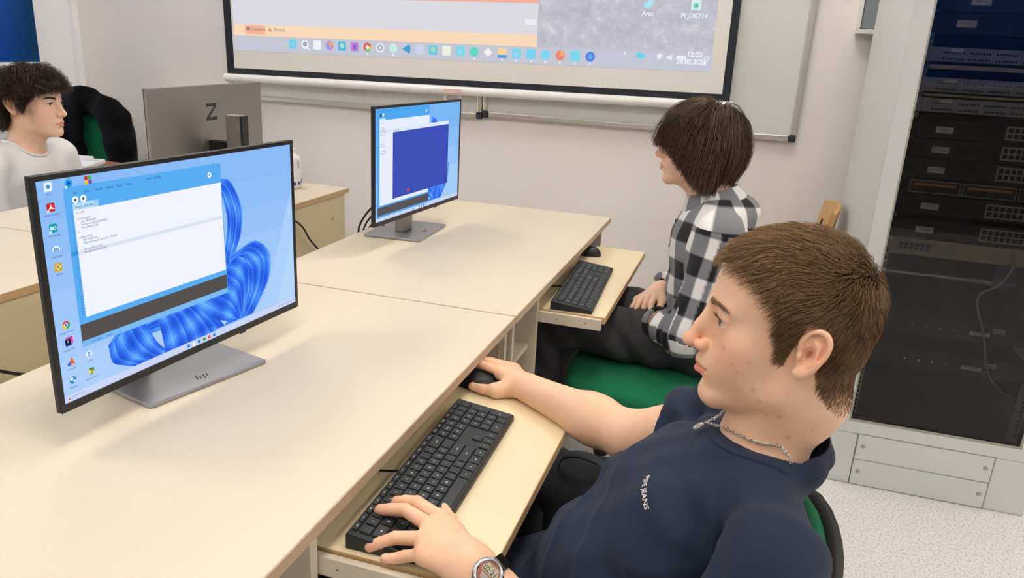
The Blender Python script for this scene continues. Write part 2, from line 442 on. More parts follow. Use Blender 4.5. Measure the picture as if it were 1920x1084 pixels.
def petals(S, sx=1.0, ox=0, oy=0, vmax=312, vmin=10, umax=527):
    """the blue folded-ribbon desktop picture, as a fan of ribbons"""
    def ramp(t):
        a, b, c = np.array([0x1e, 0x40, 0xc4]), np.array([0x34, 0x74, 0xf0]), np.array([0x6a, 0xb6, 0xfc])
        q = a + (b-a)*min(1, 2*t) if t < .5 else b + (c-b)*(2*t-1)
        return '%02x%02x%02x' % tuple(int(round(x/6)*6) if x < 250 else 250 for x in q)
    def fan(a_pts, b_pts, n, l, k0=0):
        a = np.array(bez(a_pts, 10)); b = np.array(bez(b_pts, 10)); m = min(len(a), len(b)); a = a[:m]; b = b[:m]; n = n*3
        for i in range(n):
            t0, t1 = i/n, (i+1)/n
            A = a*(1-t0) + b*t0; B = a*(1-t1) + b*t1
            ph = (i/3.0) % 1.0; sh = .35 + .5*ph**1.3 if (int(i/3) + k0) % 3 else .8 - .5*ph
            for j in range(m-1):
                q = [A[j], A[j+1], B[j+1], B[j]]
                if max(p[1] for p in q) > vmax or min(p[0] for p in q) < 10 or max(p[0] for p in q) > umax or min(p[1] for p in q) < vmin: continue
                s_ = min(1, max(0, sh + .18*math.sin(j*.35 + i*.2)))
                S.mb.add([S.P(x[0], x[1], l) for x in q], [(3, 2, 1, 0)], S.mi(ramp(round(s_*12)/12), KSCR))
    g = lambda *p: [(x*sx+ox, y+oy) for x, y in p]
    fan(g((335,45),(365,55),(390,105),(385,150),(365,190),(350,250)), g((335,60),(345,85),(352,120),(345,160),(335,190),(320,240)), 8, 1, 0)
    fan(g((365,182),(420,172),(460,205),(455,250),(430,285),(405,309)), g((300,250),(330,225),(350,235),(355,262),(345,290),(330,309)), 10, 2, 3)
    fan(g((250,250),(300,285),(330,300),(360,309)), g((370,190),(390,200),(400,230),(385,300)), 9, 3, 5)
    fan(g((88,262),(120,238),(170,225),(240,228),(290,262),(330,309)), g((95,290),(125,285),(165,270),(205,275),(230,290),(250,309)), 9, 2, 1)
    fan(g((88,262),(92,290),(110,302),(131,311)), g((150,235),(165,262),(180,290),(200,311)), 6, 3, 4)
    fan(g((175,240),(185,262),(190,290),(192,311)), g((262,250),(280,268),(300,292),(310,311)), 7, 4, 2)

# near monitor --------------------------------------------------------
mA, zb, zt = monitor((-.850, 1.013, 0), math.radians(90 - 4.1), 'large near monitor showing a white code window over a blue picture')
mA.rotation_euler = (0, 0, math.radians(90 - 4.1)); 
S = Screen(.539, zt)
S.rect(7.5, 7.5, 531.5, 322.5, '8ab9f4', 0)
for i, c in enumerate(['8fbcf5', '95c0f6', '9cc4f6', 'a3c8f7', 'abccf7']): S.rect(7.5, 60+50*i, 531.5, 322.5, c, .15+.1*i)
for i, c in enumerate(['a9cdf8', 'b3d2f8']): S.poly([(430+i*40, 322), (531.5, 90+i*90), (531.5, 322)], c, .75+.1*i)
petals(S)
S.rect(7.5, 311.5, 531.5, 322.5, 'c9d4f4', 5)
S.rect(45.5, 20.7, 342.5, 245.3, '58abf0', 6)                   # app window
S.rect(57, 53.7, 340.7, 207.5, 'eef1fb', 7); S.rect(57, 110.5, 340.7, 116, 'd9e2f1', 7.5)
S.rect(46.2, 216.2, 341.5, 241, '55504e', 7); S.rect(46, 241, 342.5, 250, '79b9f0', 7)
S.rect(57, 44, 91, 53.7, 'b6dcf8', 7); S.rect(91.5, 44, 98, 53.7, '9ccdf6', 7)
S.text(60, 49.5, 'sketch_260528a', 4.6, '2a3c5c', 8); S.text(200, 27, 'sketch_260528a', 4.2, '28405f', 8, 'CENTER')
for i, w_ in enumerate(['File', 'Edit', 'Sketch', 'Debug', 'Tools', 'Help']): S.text(60+17.5*i, 30, w_, 4.6, '25406a', 8)
for u in (62, 74.4): S.disc(u, 39.3, 5, 'f4f7fd', 8)
S.poly([(60.5, 37), (60.5, 41.6), (64.5, 39.3)], '3a4860', 9); S.rect(72.7, 37.6, 76.1, 41, '3a4860', 9)
S.disc(316, 38, 4.4, 'f4f7fd', 8); S.disc(316, 38, 1.6, '6a83a8', 9); S.text(323, 37.5, 'Java v', 4.2, '25406a', 8)
for u, ch in ((312, '-'), (324, 'o'), (336, 'x')): S.text(u, 25.5, ch, 5, '25406a', 8)
code = ['int a=0;', '', 'void setup(){', '  size (800,600);', '  background(100,200,80);', '  frameRate(120);', '}', '', 'void draw(){', '  fill(100,50,20);', '  ellipse(mouseX,mouseY , 30,30);', '', '  if(mousePressed)', '  background(255,0,0);', '', '}']
for i, ln in enumerate(code):
    if ln.strip(): S.text(60.5 + 3*(len(ln) - len(ln.lstrip())), 57.5 + 4.35*i, ln.strip(), 4.3, '5a6274', 8)
for i in range(34): S.text(54.5, 58 + 4.35*i, str(i+1), 3.4, '2f5f9a', 8, 'RIGHT')
S.rect(46, 109.5, 57, 116, '3f92dc', 6.6)
S.text(60, 246, '> Console', 4.2, '24406a', 8); S.text(86, 246, 'Errors', 4.2, '24406a', 8)
def icon(u, v, c, c2=None, label='', shape='r', s=6):
    if shape == 'r': S.poly(rrect(u-s, v-s, u+s, v+s, 1.8), c, 6.2)
    else: S.disc(u, v, s, c, 6.2)
    if c2: S.disc(u, v, s*.5, c2, 6.5, 10)
    S.rect(u-s, v+s-2.6, u-s+3, v+s+.4, 'f2f4f8', 6.9)
    if label: S.text(u, v+10.2, label, 3.6, '32425e', 6.5, 'CENTER')
icon(24.5, 16, 'e6eef7', '3f9ad8', 'Kosz'); icon(55, 15.5, '2aa7d8', '1559c0', '', 'd'); 
for du, dv, c in ((-3, -3, 'e23b3b'), (3, -3, '4ab44a'), (-3, 3, 'e8c23a'), (3, 3, '7a4ac0')): S.rect(85.5+du-2.8, 15+dv-2.8, 85.5+du+2.8, 15+dv+2.8, c, 6.2)
icon(24.6, 43.4, 'd02a30', None, 'Adobe Acrobat')
S.poly([(24.6, 38.5), (26, 43), (30, 46.5), (25, 45), (20, 48), (23.5, 43)], 'ffffff', 6.5)
icon(24.3, 71.5, '17a3b0', None, 'Arduino IDE')
for du in (-2.2, 2.2): S.disc(24.3+du, 71.5, 2.3, 'ffffff', 6.5); S.disc(24.3+du, 71.5, 1.2, '17a3b0', 6.6)
S.strip([(20+4.6*(1-math.cos(a)), 103-6*math.sin(a)) for a in np.linspace(0, PI, 14)], 3, 3, 'eaf3fb', 6.2); S.strip([(21.3+3.3*(1-math.cos(a)), 103-4*math.sin(a)) for a in np.linspace(0, PI, 14)], 1.4, 1.4, '3a7fc8', 6.4); S.text(24.5, 111, 'uGrid Suite', 3.6, '32425e', 6.5, 'CENTER')
S.rect(18.5, 119.5, 30, 131.5, 'd9a93c', 6.2); S.rect(20.5, 121.5, 28, 129.5, 'f0d37a', 6.4); S.strip([(20.5, 121.5), (28, 129.5)], .9, .9, '7a5a1c', 6.5); S.strip([(28, 121.5), (20.5, 129.5)], .9, .9, '7a5a1c', 6.5); S.text(24.5, 136, 'VESTA', 3.6, '32425e', 6.5, 'CENTER')
for a0, c in ((0, 'dd4b39'), (2.09, '1aa15f'), (4.19, 'f4c20d')):
    S.poly([(24.4, 209)] + [(24.4+6*math.cos(a0+k*.262-2.6), 209+6*math.sin(a0+k*.262-2.6)) for k in range(9)], c, 6.2)
S.disc(24.4, 209, 2.9, 'ffffff', 6.4); S.disc(24.4, 209, 2.2, '3b78e7', 6.5); S.text(24.4, 219.5, 'Google Chrome', 3.6, '32425e', 6.5, 'CENTER')
S.rect(21, 227, 32, 238, 'e0409a', 6.2); S.poly([(19, 231), (27, 228), (30, 240), (20, 241)], '2c74e8', 6.3); S.rect(20, 230, 28, 239, '15151a', 6.4); S.text(24, 233.5, 'IJ', 4.2, 'ffffff', 6.6, 'CENTER'); S.text(24.4, 246, 'IntelliJ IDEA', 3.6, '32425e', 6.5, 'CENTER')
S.poly([(18, 267), (24, 262), (27, 257), (31, 270), (26, 267), (23, 271)], 'e06a2a', 6.2); S.poly([(18, 267), (24, 262), (23, 271)], '3a72c8', 6.3); S.text(24.5, 275, 'MATLAB', 3.6, '32425e', 6.5, 'CENTER')
S.disc(24.3, 292, 5.5, '2c88c8', 6.2); S.disc(22.5, 290, 2.6, 'e8f2f8', 6.4, 7); S.disc(26.5, 294, 2.2, 'cfe4f2', 6.4, 7); S.text(24.3, 302.5, 'NetBeans', 3.6, '32425e', 6.5, 'CENTER')
S.disc(54.5, 263, 5.5, 'dfe9f7', 6.2); S.disc(54.5, 261.5, 2.2, '4a86d0', 6.4, 5); S.disc(54.5, 265.5, 1.8, '4a86d0', 6.4, 5); S.text(54.5, 273, 'Fusion', 3.6, '32425e', 6.5, 'CENTER')
S.rect(51, 285, 60, 293, 'e3d33c', 6.2); S.poly([(51, 285), (60, 285), (55, 290)], '2c8a4a', 6.4); S.strip([(53, 296), (60, 287)], 1.4, 1.4, '34506a', 6.5); S.text(55, 300.5, 'Packet Tracer', 3.6, '32425e', 6.5, 'CENTER')
for u, c in zip(range(242, 312, 12), ['2a86e0', 'e9eef6', '2a7cd8', '2fa04a', 'e2574a', '3a8ad8']): S.disc(u, 317, 3.4, c, 6.2, 10)
for u in range(478, 530, 9): S.rect(u, 315, u+5, 318.5, 'a9b6d2', 6.2)
S.disc(15, 318, 1.6, 'd95a4a', 6.2); S.rect(19, 315.5, 40, 317, 'a7b4d4', 6.2)
S.mb.build('screen', S.m, mA)

def stand(r, base_c, base_rz, W, z_mid, cyo=.055, depth=.19, width=.245, col_off=.05):
    """base_c: base centre in the monitor's frame"""
    Mx = Matrix.Translation(Vector((base_c[0], base_c[1], 0))) @ Matrix.Rotation(base_rz, 4, 'Z')
    b = MB(); b.prism(rrect(-width/2, -depth/2, width/2, depth/2, .006), .001, .0075, M=Mx)
    bo = b.build('stand_base', m_base, r, bevel=.0012)
    cx_, cy_ = base_c[0]+col_off, base_c[1]
    c = MB(); c.box((cx_-.03, cyo, .0076), (cx_+.03, cyo+.03, z_mid+.06)); c.build('stand_column', m_silver, r, bevel=.003)
    c = MB(); c.box((cx_-.02, .0302, z_mid-.04), (cx_+.02, cyo-.0002, z_mid+.01)); c.build('arm', m_black, r, bevel=.003)
    lg = MB()   # the small pressed maker's mark near the front edge: four slanted strokes
    for dx, z0, z1 in ((-.010, -.006, .010), (-.0035, -.006, .004), (.0035, -.011, .004), (.010, -.004, .004)):
        p = [(dx + .35*q[1] + q[0], q[1] - depth/2 + .03) for q in ((0, z0), (.0026, z0), (.0026, z1), (0, z1))]
        lg.prism(p, .0076, .0079, M=Mx)
    lg.build('logo', m_text, bo)
stand(mA, (.020, .088, 0), math.radians(-10), .539, .22, cyo=.118, depth=.22, width=.24, col_off=-.05)

# far monitor ---------------------------------------------------------
mB, zb, zt = monitor((-.955, 2.172, 0), math.radians(90 - 4.9), 'far monitor in front of the plaid-shirt student, showing a dark blue drawing window', z0=.825)
S = Screen(.539, zt)
S.rect(7.5, 7.5, 531.5, 322.5, '7ab4f2', 0)
for i, c in enumerate(['86bbf3', '93c2f5', 'a2caf7']): S.rect(7.5, 90+60*i, 531.5, 322.5, c, .2+.1*i)
petals(S, vmax=311)
S.rect(7.5, 311, 531.5, 322.5, 'c9d4f6', 5)
S.rect(14, 8, 319.3, 312, '4fa6ee', 6); S.rect(29, 39, 319.3, 278, 'e4ebfb', 7)
S.rect(18.4, 282.5, 318.6, 306.5, '5b5456', 7); S.rect(29, 33, 60, 39, 'b6dcf8', 7)
S.disc(36, 25.5, 5, '23406e', 8); S.disc(48, 25, 5, 'eef3fc', 8); S.disc(297, 25.5, 4.4, 'f4f7fd', 8)
for i, w_ in enumerate(['File', 'Edit', 'Sketch', 'Debug', 'Tools', 'Help']): S.text(30+17.5*i, 14, w_, 4.6, '25406a', 8)
S.text(170, 13, 'sketch_260528a', 4.6, '25406a', 8)
for i, ln in enumerate(code): 
    if ln.strip(): S.text(33, 47 + 6.4*i, ln.strip()[:14], 4.6, '5a6274', 7.4)
S.rect(29, 68, 319.3, 72, 'd3def2', 7.2)
S.rect(99.5, 64.5, 451.5, 267.5, 'dfe6f6', 9); S.rect(100, 75.5, 450.5, 267.3, '3e4fb4', 10); S.text(106, 70, 'sketch_260528a', 4.6, '3a4658', 10)
S.disc(189.5, 253, 6, 'e0463a', 11)
S.text(20, 309, 'Console   Errors', 3.6, '24406a', 8)
for u, c in zip(range(226, 330, 13), ['2a86e0', 'e9eef6', 'e9eef6', 'c86a8a', '2a7cd8', '4a6ad8', '2f9ad8']): S.disc(u, 317, 3.2, c, 6.2, 10)
for u in range(478, 530, 9): S.rect(u, 315, u+5, 318.5, 'a9b6d2', 6.2)
S.mb.build('screen', S.m, mB)
stand(mB, (.042, .071, 0), math.radians(8), .539, .22, depth=.186, width=.25, col_off=-.02)

# monitor seen from behind ---------------------------------------------
mC, zb, zt = monitor((-1.70, 2.15, 0), math.radians(-90 + 6.2), 'monitor seen from its brushed silver back with a dark letter mark', W=.648, H=.37, z0=.795, bump=False)
zz = zt - .085
z_ = MB()   # the dark slanted letter: three bars
for p in ([(-.028, .027), (.028, .027), (.024, .017), (-.031, .017)], [(.028, .017), (.014, .017), (-.030, -.017), (-.016, -.017)], [(-.030, -.017), (.031, -.017), (.028, -.027), (-.034, -.027)]):
    z_.add([(-x, y_, zz + q) for (x, q) in p for y_ in (.0091, .0096)], [(0, 2, 4, 6), (7, 5, 3, 1), (0, 1, 3, 2), (2, 3, 5, 4), (4, 5, 7, 6), (6, 7, 1, 0)])
zo = z_.build('letter_mark', m_text, mC)
S = Screen(.648, zt); S.rect(7.5, 7.5, 640, 358, '8ab9f4', 0); S.mb.build('screen', S.m, mC)
c = MB(); c.box((-.002, .078, .0076), (.036, .128, zt-.088)); c.build('stand_column', m_silver, mC, bevel=.002)
c = MB(); c.box((-.002, .1282, .0076), (.036, .136, zt-.09)); c.build('column_cover', m_black, mC, bevel=.001)
c = MB(); c.box((.0, .0092, .19), (.03, .0778, .245)); c.build('arm', m_black, mC, bevel=.003)
c = MB(); c.cyl((.02, .0091, .215), (.02, .0105, .215), .05, n=40); c.build('mount_disc', m_silver, mC, bevel=.0005)
c = MB(); c.prism(rrect(-.14, -.09, .14, .135, .008), .001, .008); c.build('stand_base', m_base, mC, bevel=.0012)
# ------------------------------------------------------------------ whiteboards and projection screen
def whiteboard(x0, x1, z0, z1, label):
    L = ((x0+x1)/2, 3.45, z0); r = empty('whiteboard', L, label, 'whiteboard', group='whiteboards side by side on the front wall')
    s = MB(L); s.box((x0+.01, 3.428, z0+.01), (x1-.01, 3.449, z1-.01)); s.build('writing_surface', m_wb, r)
    f = MB(L)
    f.box((x0+.028, 3.422, z0), (x1-.028, 3.4495, z0+.026)); f.box((x0+.028, 3.422, z1-.026), (x1-.028, 3.4495, z1))
    f.box((x0, 3.422, z0+.028), (x0+.026, 3.4495, z1-.028)); f.box((x1-.026, 3.422, z0+.028), (x1, 3.4495, z1-.028))
    f.build('frame', m_alu, r, bevel=.005)
    for x in (x0, x1-.03):
        for z in (z0-.002, z1-.028):
            c = MB(L); c.box((x, 3.419, z), (x+.03, 3.4497, z+.03)); c.build('corner_cap', m_corner, r, bevel=.007)
whiteboard(-1.198, .183, 1.018, 2.05, 'white enamel board whose bare end shows between projection screen and equipment cabinet')
whiteboard(-2.585, -1.202, 1.008, 2.04, 'white enamel board mostly hidden behind the projection screen, left of the board joint')

PS = empty('projection_screen', (-1.325, 3.38, 1.14), 'pull-down projection screen with black border showing a computer desktop', 'projection screen')
PS.rotation_euler = (0, math.radians(-.75), 0)
def pz(z): return z - 1.14
def px_(x): return x + 1.325
HB = 1.65
c = MB(); c.box((px_(-2.547), 0, .012), (px_(-.10), .0012, HB)); c.build('cloth', m_cloth, PS)
bd = MB()
a0, a1 = px_(-2.547), px_(-.10)
bd.box((a0, -.0010, .010), (a1, -.0001, .038)); bd.box((a0, -.0010, .038), (a0+.042, -.0001, HB)); bd.box((a1-.033, -.001, .038), (a1, -.0001, HB)); bd.box((a0+.042, -.001, HB-.05), (a1-.033, -.0001, HB))
bd.build('black_border', m_screenborder, PS)
b_ = MB(); b_.tube([(px_(-2.56), .0, -.010), (px_(-.085), .0, -.010)], .020, n=16); b_.build('bottom_bar', m_white, PS, smooth=False)
b_ = MB(); b_.box((px_(-2.60), -.045, HB), (px_(-.05), .06, HB+.11)); b_.build('housing', m_white, PS, bevel=.01)
h_ = MB(); h_.tube(bez([(-.035, -.02, -.03), (-.038, -.02, -.048), (-.02, -.02, -.055), (.02, -.02, -.055), (.038, -.02, -.048), (.035, -.02, -.03)], 5), .003, n=8)
h_.build('pull_handle', m_white, PS)
h_ = MB(); h_.box((-.045, -.0215, -.02), (.045, -.0201, -.003)); h_.build('sticker', mat('pale_red_sticker', 'e8bcb4', .6), PS)
class Proj(Screen):
    def __init__(s): s.mb = MB(); s.m = []; s.idx = {}
    def P(s, u, v, l): return (px_(u), -.0004 - .0002*l, pz(v))
    def text(s, u, v, body, size, c, l, align='CENTER'):
        vs, fs = text_shape(body, size, align=align, bold=size*.02); k = s.mi(c, KSCR)
        s.mb.add([(px_(u) + p[0], -.0004 - .0002*l, pz(v) + p[1]) for p in vs], fs, k)
    def poly(s, pts, c, l, k=None):
        k = KSCR if k is None else k
        s.mb.add([s.P(u, v, l) for u, v in pts], [tuple(range(len(pts)))], s.mi(c, k))
KSCR = .95
J = Proj()
x0, x1 = -2.495, -.19
J.rect(x0, 1.262, x1, 2.6, 'c4c5d2', 1)
# grey stony desktop picture, a shader pattern (mid grey with pale flecks)
mS = bpy.data.materials.new('projected_stone'); mS.use_nodes = True
nt = mS.node_tree; nt.nodes.clear()
tc = nd(nt, 'ShaderNodeTexCoord'); n1 = nd(nt, 'ShaderNodeTexNoise', Scale=13.0, Detail=9.0, Roughness=.75)
cr = nd(nt, 'ShaderNodeValToRGB'); e = cr.color_ramp.elements
e[0].position = .34; e[0].color = lin('b3b2be'); e[1].position = .56; e[1].color = lin('c9c8d2'); q = e.new(.70); q.color = lin('e6e5ec')
em = nd(nt, 'ShaderNodeEmission', Strength=.95); ou = nd(nt, 'ShaderNodeOutputMaterial')
nt.links.new(tc.outputs['Object'], n1.inputs['Vector']); nt.links.new(n1.outputs['Fac'], cr.inputs[0]); nt.links.new(cr.outputs[0], em.inputs['Color']); nt.links.new(em.outputs[0], ou.inputs[0])
J.idx[('stone', 0)] = len(J.m); J.m.append(mS)
J.mb.add([J.P(*p, 1.5) for p in ((-.942, 1.345), (x1, 1.345), (x1, 2.6), (-.942, 2.6))], [(0, 1, 2, 3)], J.idx[('stone', 0)])
J.rect(x0, 1.515, -.942, 1.56, 'f5b2a2', 2); J.rect(x0, 1.56, -.942, 2.55, 'f7e4da', 2); J.rect(x0, 1.386, -.942, 1.515, 'dcdce2', 2)
J.rect(-1.0, 1.425, -.95, 1.45, 'eeeef2', 2.5)
J.rect(x0, 1.335, -.942, 1.386, 'fbdcbd', 2.2); J.rect(-2.43, 1.342, -2.315, 1.384, 'f6bb98', 2.5)
J.text(-2.355, 1.366, 'Console', .024, 'b28a80', 3); J.rect(-2.42, 1.36, -2.40, 1.374, '8a7a96', 3)
J.text(-2.235, 1.366, 'Errors', .024, 'c9a392', 3); J.poly([(-2.30, 1.357), (-2.275, 1.357), (-2.2875, 1.377)], 'd59a86', 3)
J.rect(x0, 1.262, x1, 1.334, 'c8c9d6', 2)
xs = np.linspace(-2.164, -.70, 23)
tk = ['6fd3f2', 'eef0f6', 'f2f3f6', 'd28ad6', '58b6e2', 'c888dc', 'e6655a', 'f0f0f4', 'c9eee4', '4aa6d8', 'cfd2f0', '6acbe0', 'ebf4e4', '7adcec', '63dcc8', 'f4f0ee', 'f8d8a0', '7fd8f2', '79d4f4', '7fd8f2', 'ef8a78', '7fd8f2', '5a8ae8']
for i, (x, cc) in enumerate(zip(xs, tk)):
    z = 1.304; s_ = .021
    if i in (1, 3, 6, 7, 8, 14, 19, 20, 22): J.disc(x, z, s_, cc, 3)
    elif i == 15: J.poly([(x-s_, z), (x, z-s_), (x+s_, z), (x, z+s_)], cc, 3)
    elif i == 9: J.poly([(x-s_, z), (x+s_*.6, z-s_), (x+s_, z-s_*.6), (x+s_, z+s_*.6), (x+s_*.6, z+s_)], cc, 3)
    else: J.poly(rrect(x-s_, z-s_, x+s_, z+s_, .006), cc, 3)
    if i == 0:
        J.rect(x-.0012, z-s_, x+.0012, z+s_, 'c8c9d6', 3.3); J.rect(x-s_, z-.0012, x+s_, z+.0012, 'c8c9d6', 3.3)
    if i == 1: J.disc(x, z+.002, .012, 'a9acc0', 3.3); J.strip([(x+.01, z-.008), (x+.022, z-.022)], .006, .006, 'eef0f6', 3.4)
    if i == 3: J.disc(x+.007, z+.006, .010, 'f0a86a', 3.3); J.disc(x-.008, z-.004, .009, '6ab6f0', 3.3)
    if i == 6: J.poly([(x, z), (x+s_, z-.006), (x+.008, z-s_), (x-.014, z-.016)], '6fcf7a', 3.3); J.poly([(x, z), (x+s_, z+.004), (x+.017, z-.012)], 'f6d860', 3.35); J.disc(x, z, .009, 'dff0fa', 3.4)
    if i == 7: J.disc(x, z, .014, 'a9acc0', 3.3); J.disc(x, z, .006, 'f0f0f4', 3.4)
    if i in (4, 11): J.disc(x, z+.002, .012, 'a8e2c6', 3.3)
    if i in (5, 13, 17): J.rect(x-.01, z-.012, x+.011, z+.008, '9ad8f4' if i != 5 else '8c6ad0', 3.3)
    if i == 20: J.poly([(x, z), (x+s_*.95, z), (x+s_*.6, z+s_*.7), (x, z+s_*.95)], 'f6b06a', 3.3)
    if i == 22: J.disc(x, z, .010, '7aa6f4', 3.3)
    if i == 16: J.rect(x-s_, z-s_, x+s_, z-.008, '5a9ae0', 3.3)
    if i in (6, 8, 14, 16, 17, 18, 19, 20, 21, 22): J.disc(x, 1.274, .004, 'f4f6fa', 3)
J.text(-.552, 1.318, '^', .03, 'eef0f6', 3); J.disc(-.49, 1.318, .013, '6ad8f0', 3, 10); J.disc(-.475, 1.315, .010, '6ad8f0', 3, 10)
J.poly([(-.42, 1.322), (-.405, 1.304), (-.39, 1.322), (-.405, 1.33)], 'eef0f6', 3)
J.poly([(-.375, 1.310), (-.365, 1.310), (-.352, 1.302), (-.352, 1.328), (-.365, 1.320), (-.375, 1.320)], 'eef0f6', 3)
J.poly(rrect(-.335, 1.306, -.295, 1.324, .008), 'eef0f6', 3)
J.text(-.262, 1.330, '12:20', .028, 'f4f5fa', 3); J.text(-.272, 1.300, '28.05.2026', .028, 'f4f5fa', 3); J.disc(-.212, 1.315, .011, 'eef0f6', 3)
J.disc(-.212, 1.315, .007, 'c8c9d6', 3.3)
J.rect(-.488, 1.506, -.462, 1.53, 'a8e6f4', 3); J.rect(-.47, 1.52, -.452, 1.545, 'b4eaf6', 3.1); J.text(-.47, 1.485, 'Arac', .026, 'eaf6fa', 3)
J.rect(-.296, 1.503, -.256, 1.547, 'd6f0f2', 3); J.disc(-.276, 1.52, .012, '8ad8b0', 3.3); J.disc(-.276, 1.52, .005, '5aa0e8', 3.4); J.text(-.28, 1.48, 'PI_DK714', .026, 'eaf6fa', 3)
J.mb.build('projected_picture', J.m, PS)

# ------------------------------------------------------------------ equipment cabinet
RX0, RX1, RY0, RY1, RH = .390, .990, 2.495, 3.295, 2.05
L = (.69, 2.895, 0)
R_ = empty('equipment_cabinet', L, 'tall pale grey equipment cabinet with a smoked glass door', 'cabinet')
s = MB(L); s.box((RX0, RY0+.02, .187), (RX0+.012, RY1, RH)); s.build('side_panel', m_rack, R_, bevel=.002)
s = MB(L); s.box((RX1-.012, RY0+.02, .187), (RX1, RY1, RH)); s.build('side_panel', m_rack, R_, bevel=.002)
s = MB(L); s.box((RX0+.0125, RY1-.012, .187), (RX1-.0125, RY1, RH-.02)); s.build('back_panel', m_rackin, R_)
s = MB(L); s.box((RX0+.013, RY0+.03, .2), (RX1-.013, RY1-.013, .215)); s.build('bottom_panel', mat('dusty_panel', '4a443e', .8, noise=.25, nscale=30), R_)
s = MB(L); s.box((RX0, RY0+.02, RH+.0005), (RX1, RY1, RH+.03)); s.build('top_panel', m_rack, R_, bevel=.003)
dr = MB(L); gx0, gx1, gz0, gz1 = .437, .937, .227, 1.98
dr.box((RX0+.001, RY0, .188), (RX1-.001, RY0+.019, gz0)); dr.box((RX0+.001, RY0, gz1), (RX1-.001, RY0+.019, RH+.028))
dr.box((RX0+.001, RY0, gz0), (gx0, RY0+.019, gz1)); dr.box((gx1, RY0, gz0), (RX1-.001, RY0+.019, gz1))
do = dr.build('door', m_rack, R_)
g = MB(L); g.box((gx0-.003, RY0+.007, gz0-.003), (gx1+.003, RY0+.011, gz1+.003)); g.build('glass', m_glass, do)
g = MB(L); g.box((gx0, RY0+.003, gz0), (gx1, RY0+.006, gz0+.008)); g.box((gx0, RY0+.003, gz0+.008), (gx0+.006, RY0+.006, gz1)); g.box((gx1-.006, RY0+.003, gz0+.008), (gx1, RY0+.006, gz1)); g.build('glass_seal', m_rail, do)
g = MB(L); g.box((gx0+.0065, RY0+.004, gz0+.0085), (gx0+.06, RY0+.0065, gz0+.02)); g.build('hinge_block', m_black, do)
# plinth
for a, c_ in (((RX0, RY0+.003, 0), (.474, RY0+.07, .1865)), ((.876, RY0+.003, 0), (RX1, RY0+.07, .1865)), ((RX0, RY0+.071, 0), (RX0+.02, RY1, .1865)), ((RX1-.02, RY0+.071, 0), (RX1, RY1, .1865))):
    s = MB(L); s.box(a, c_); s.build('plinth_block', m_rack, R_, bevel=.004)
for z0, z1 in ((.002, .0925), (.0945, .1845)):
    s = MB(L); s.box((.476, RY0+.001, z0), (.874, RY0+.02, z1)); q = s.build('plinth_panel', m_rack, R_, bevel=.003)
    for x in (.495, .855):
        b_ = MB(L); b_.cyl((x, RY0-.0005, (z0+z1)/2+.004), (x, RY0+.0012, (z0+z1)/2+.004), .006, .0075, n=14); b_.build('screw', m_rail, q)
# mounting rails with holes and screws
for x0 in (.436, .9125):
    s = MB(L); s.box((x0, 2.566, .216), (x0+.03, 2.572, 1.98), 0)
    for k in range(110):
        z = .24 + .0159*k
        s.box((x0+.0165, 2.5650, z), (x0+.0255, 2.5659, z+.009), 1)
    ra = s.build('mounting_rail', [m_rail, m_port], R_)
    for k in range(46):
        z = .73 + .028*k
        if z > 1.95: break
        b_ = MB(L); b_.cyl((x0+.0210, 2.5600, z), (x0+.0210, 2.5649, z), .006, .008, n=12); b_.build('screw', m_chrome, ra)
# the equipment, each unit its own thing
def unit(name, z0, z1, m, label, cat, lab=None, ports=(), group=None, x0=.468, x1=.912, front=2.553, depth=.30):
    Lu = (.69, front + depth/2, z0); r = empty(name, Lu, label, cat, group=group)
    b = MB(Lu); b.box((x0, front+.002, z0), (x1, front+depth, z1)); b.build('case', m, r, bevel=.001)
    for e0, e1 in ((.446, x0-.0005), (x1+.0005, .934)):
        b = MB(Lu); b.box((e0, front+.002, z0), (e1, front+.005, z1)); b.build('ear', m, r)
    if lab:
        b = MB(Lu); b.box((lab[0], front+.0008, lab[1]), (lab[2], front+.0016, lab[3])); lo = b.build('label', m_label, r)
        b = MB(Lu); vs, fs = text_shape('SWITCH', .0075); zc = (lab[1]+lab[3])/2; xc = (lab[0]+lab[2])/2
        b.add([(xc+p[0], front+.0005, zc+p[1]) for p in vs], fs); b.build('label_print', m_text, lo)
    for (a, b0, c_, d_, nx, nz) in ports:
        b = MB(Lu); w_ = (c_-a)/nx; h_ = (d_-b0)/nz
        b.box((a-.003, front+.0009, b0-.003), (c_+.003, front+.0017, d_+.003), 0)
        for i in range(nx):
            for j in range(nz): b.box((a+w_*(i+.12), front+.0003, b0+h_*(j+.12)), (a+w_*(i+.88), front+.0008, b0+h_*(j+.88)), 1)
        b.build('port_block', [m_rail, m_port], r)
    return r, Lu
gsw, gpp = 'black network switches in the cabinet', 'grey patch panels in the cabinet'
for z0, z1, words in ((1.143, 1.198, 'first black switch below the grey patch panels'), (1.085, 1.140, 'second black switch below the grey patch panels'), (1.024, 1.082, 'black switch directly above the orange-marked fibre panel')):
    zc = (z0+z1)/2 - .003
    unit('network_switch', z0, z1, m_dev, words + ', with a small paper label', 'network switch', lab=(.520, zc-.009, .566, zc+.009), ports=((.705, z0+.012, .90, z1-.010, 12, 2),), group=gsw)
for z0, z1, words in ((.915, .973, 'black switch directly below the orange-marked fibre panel'), (.843, .900, 'black switch directly above the beige device')):
    zc = (z0+z1)/2 - .003
    unit('network_switch', z0, z1, m_dev, words + ', with a small paper label', 'network switch', lab=(.523, zc-.009, .572, zc+.009), ports=((.70, z0+.010, .90, z1-.012, 12, 2),), group=gsw)
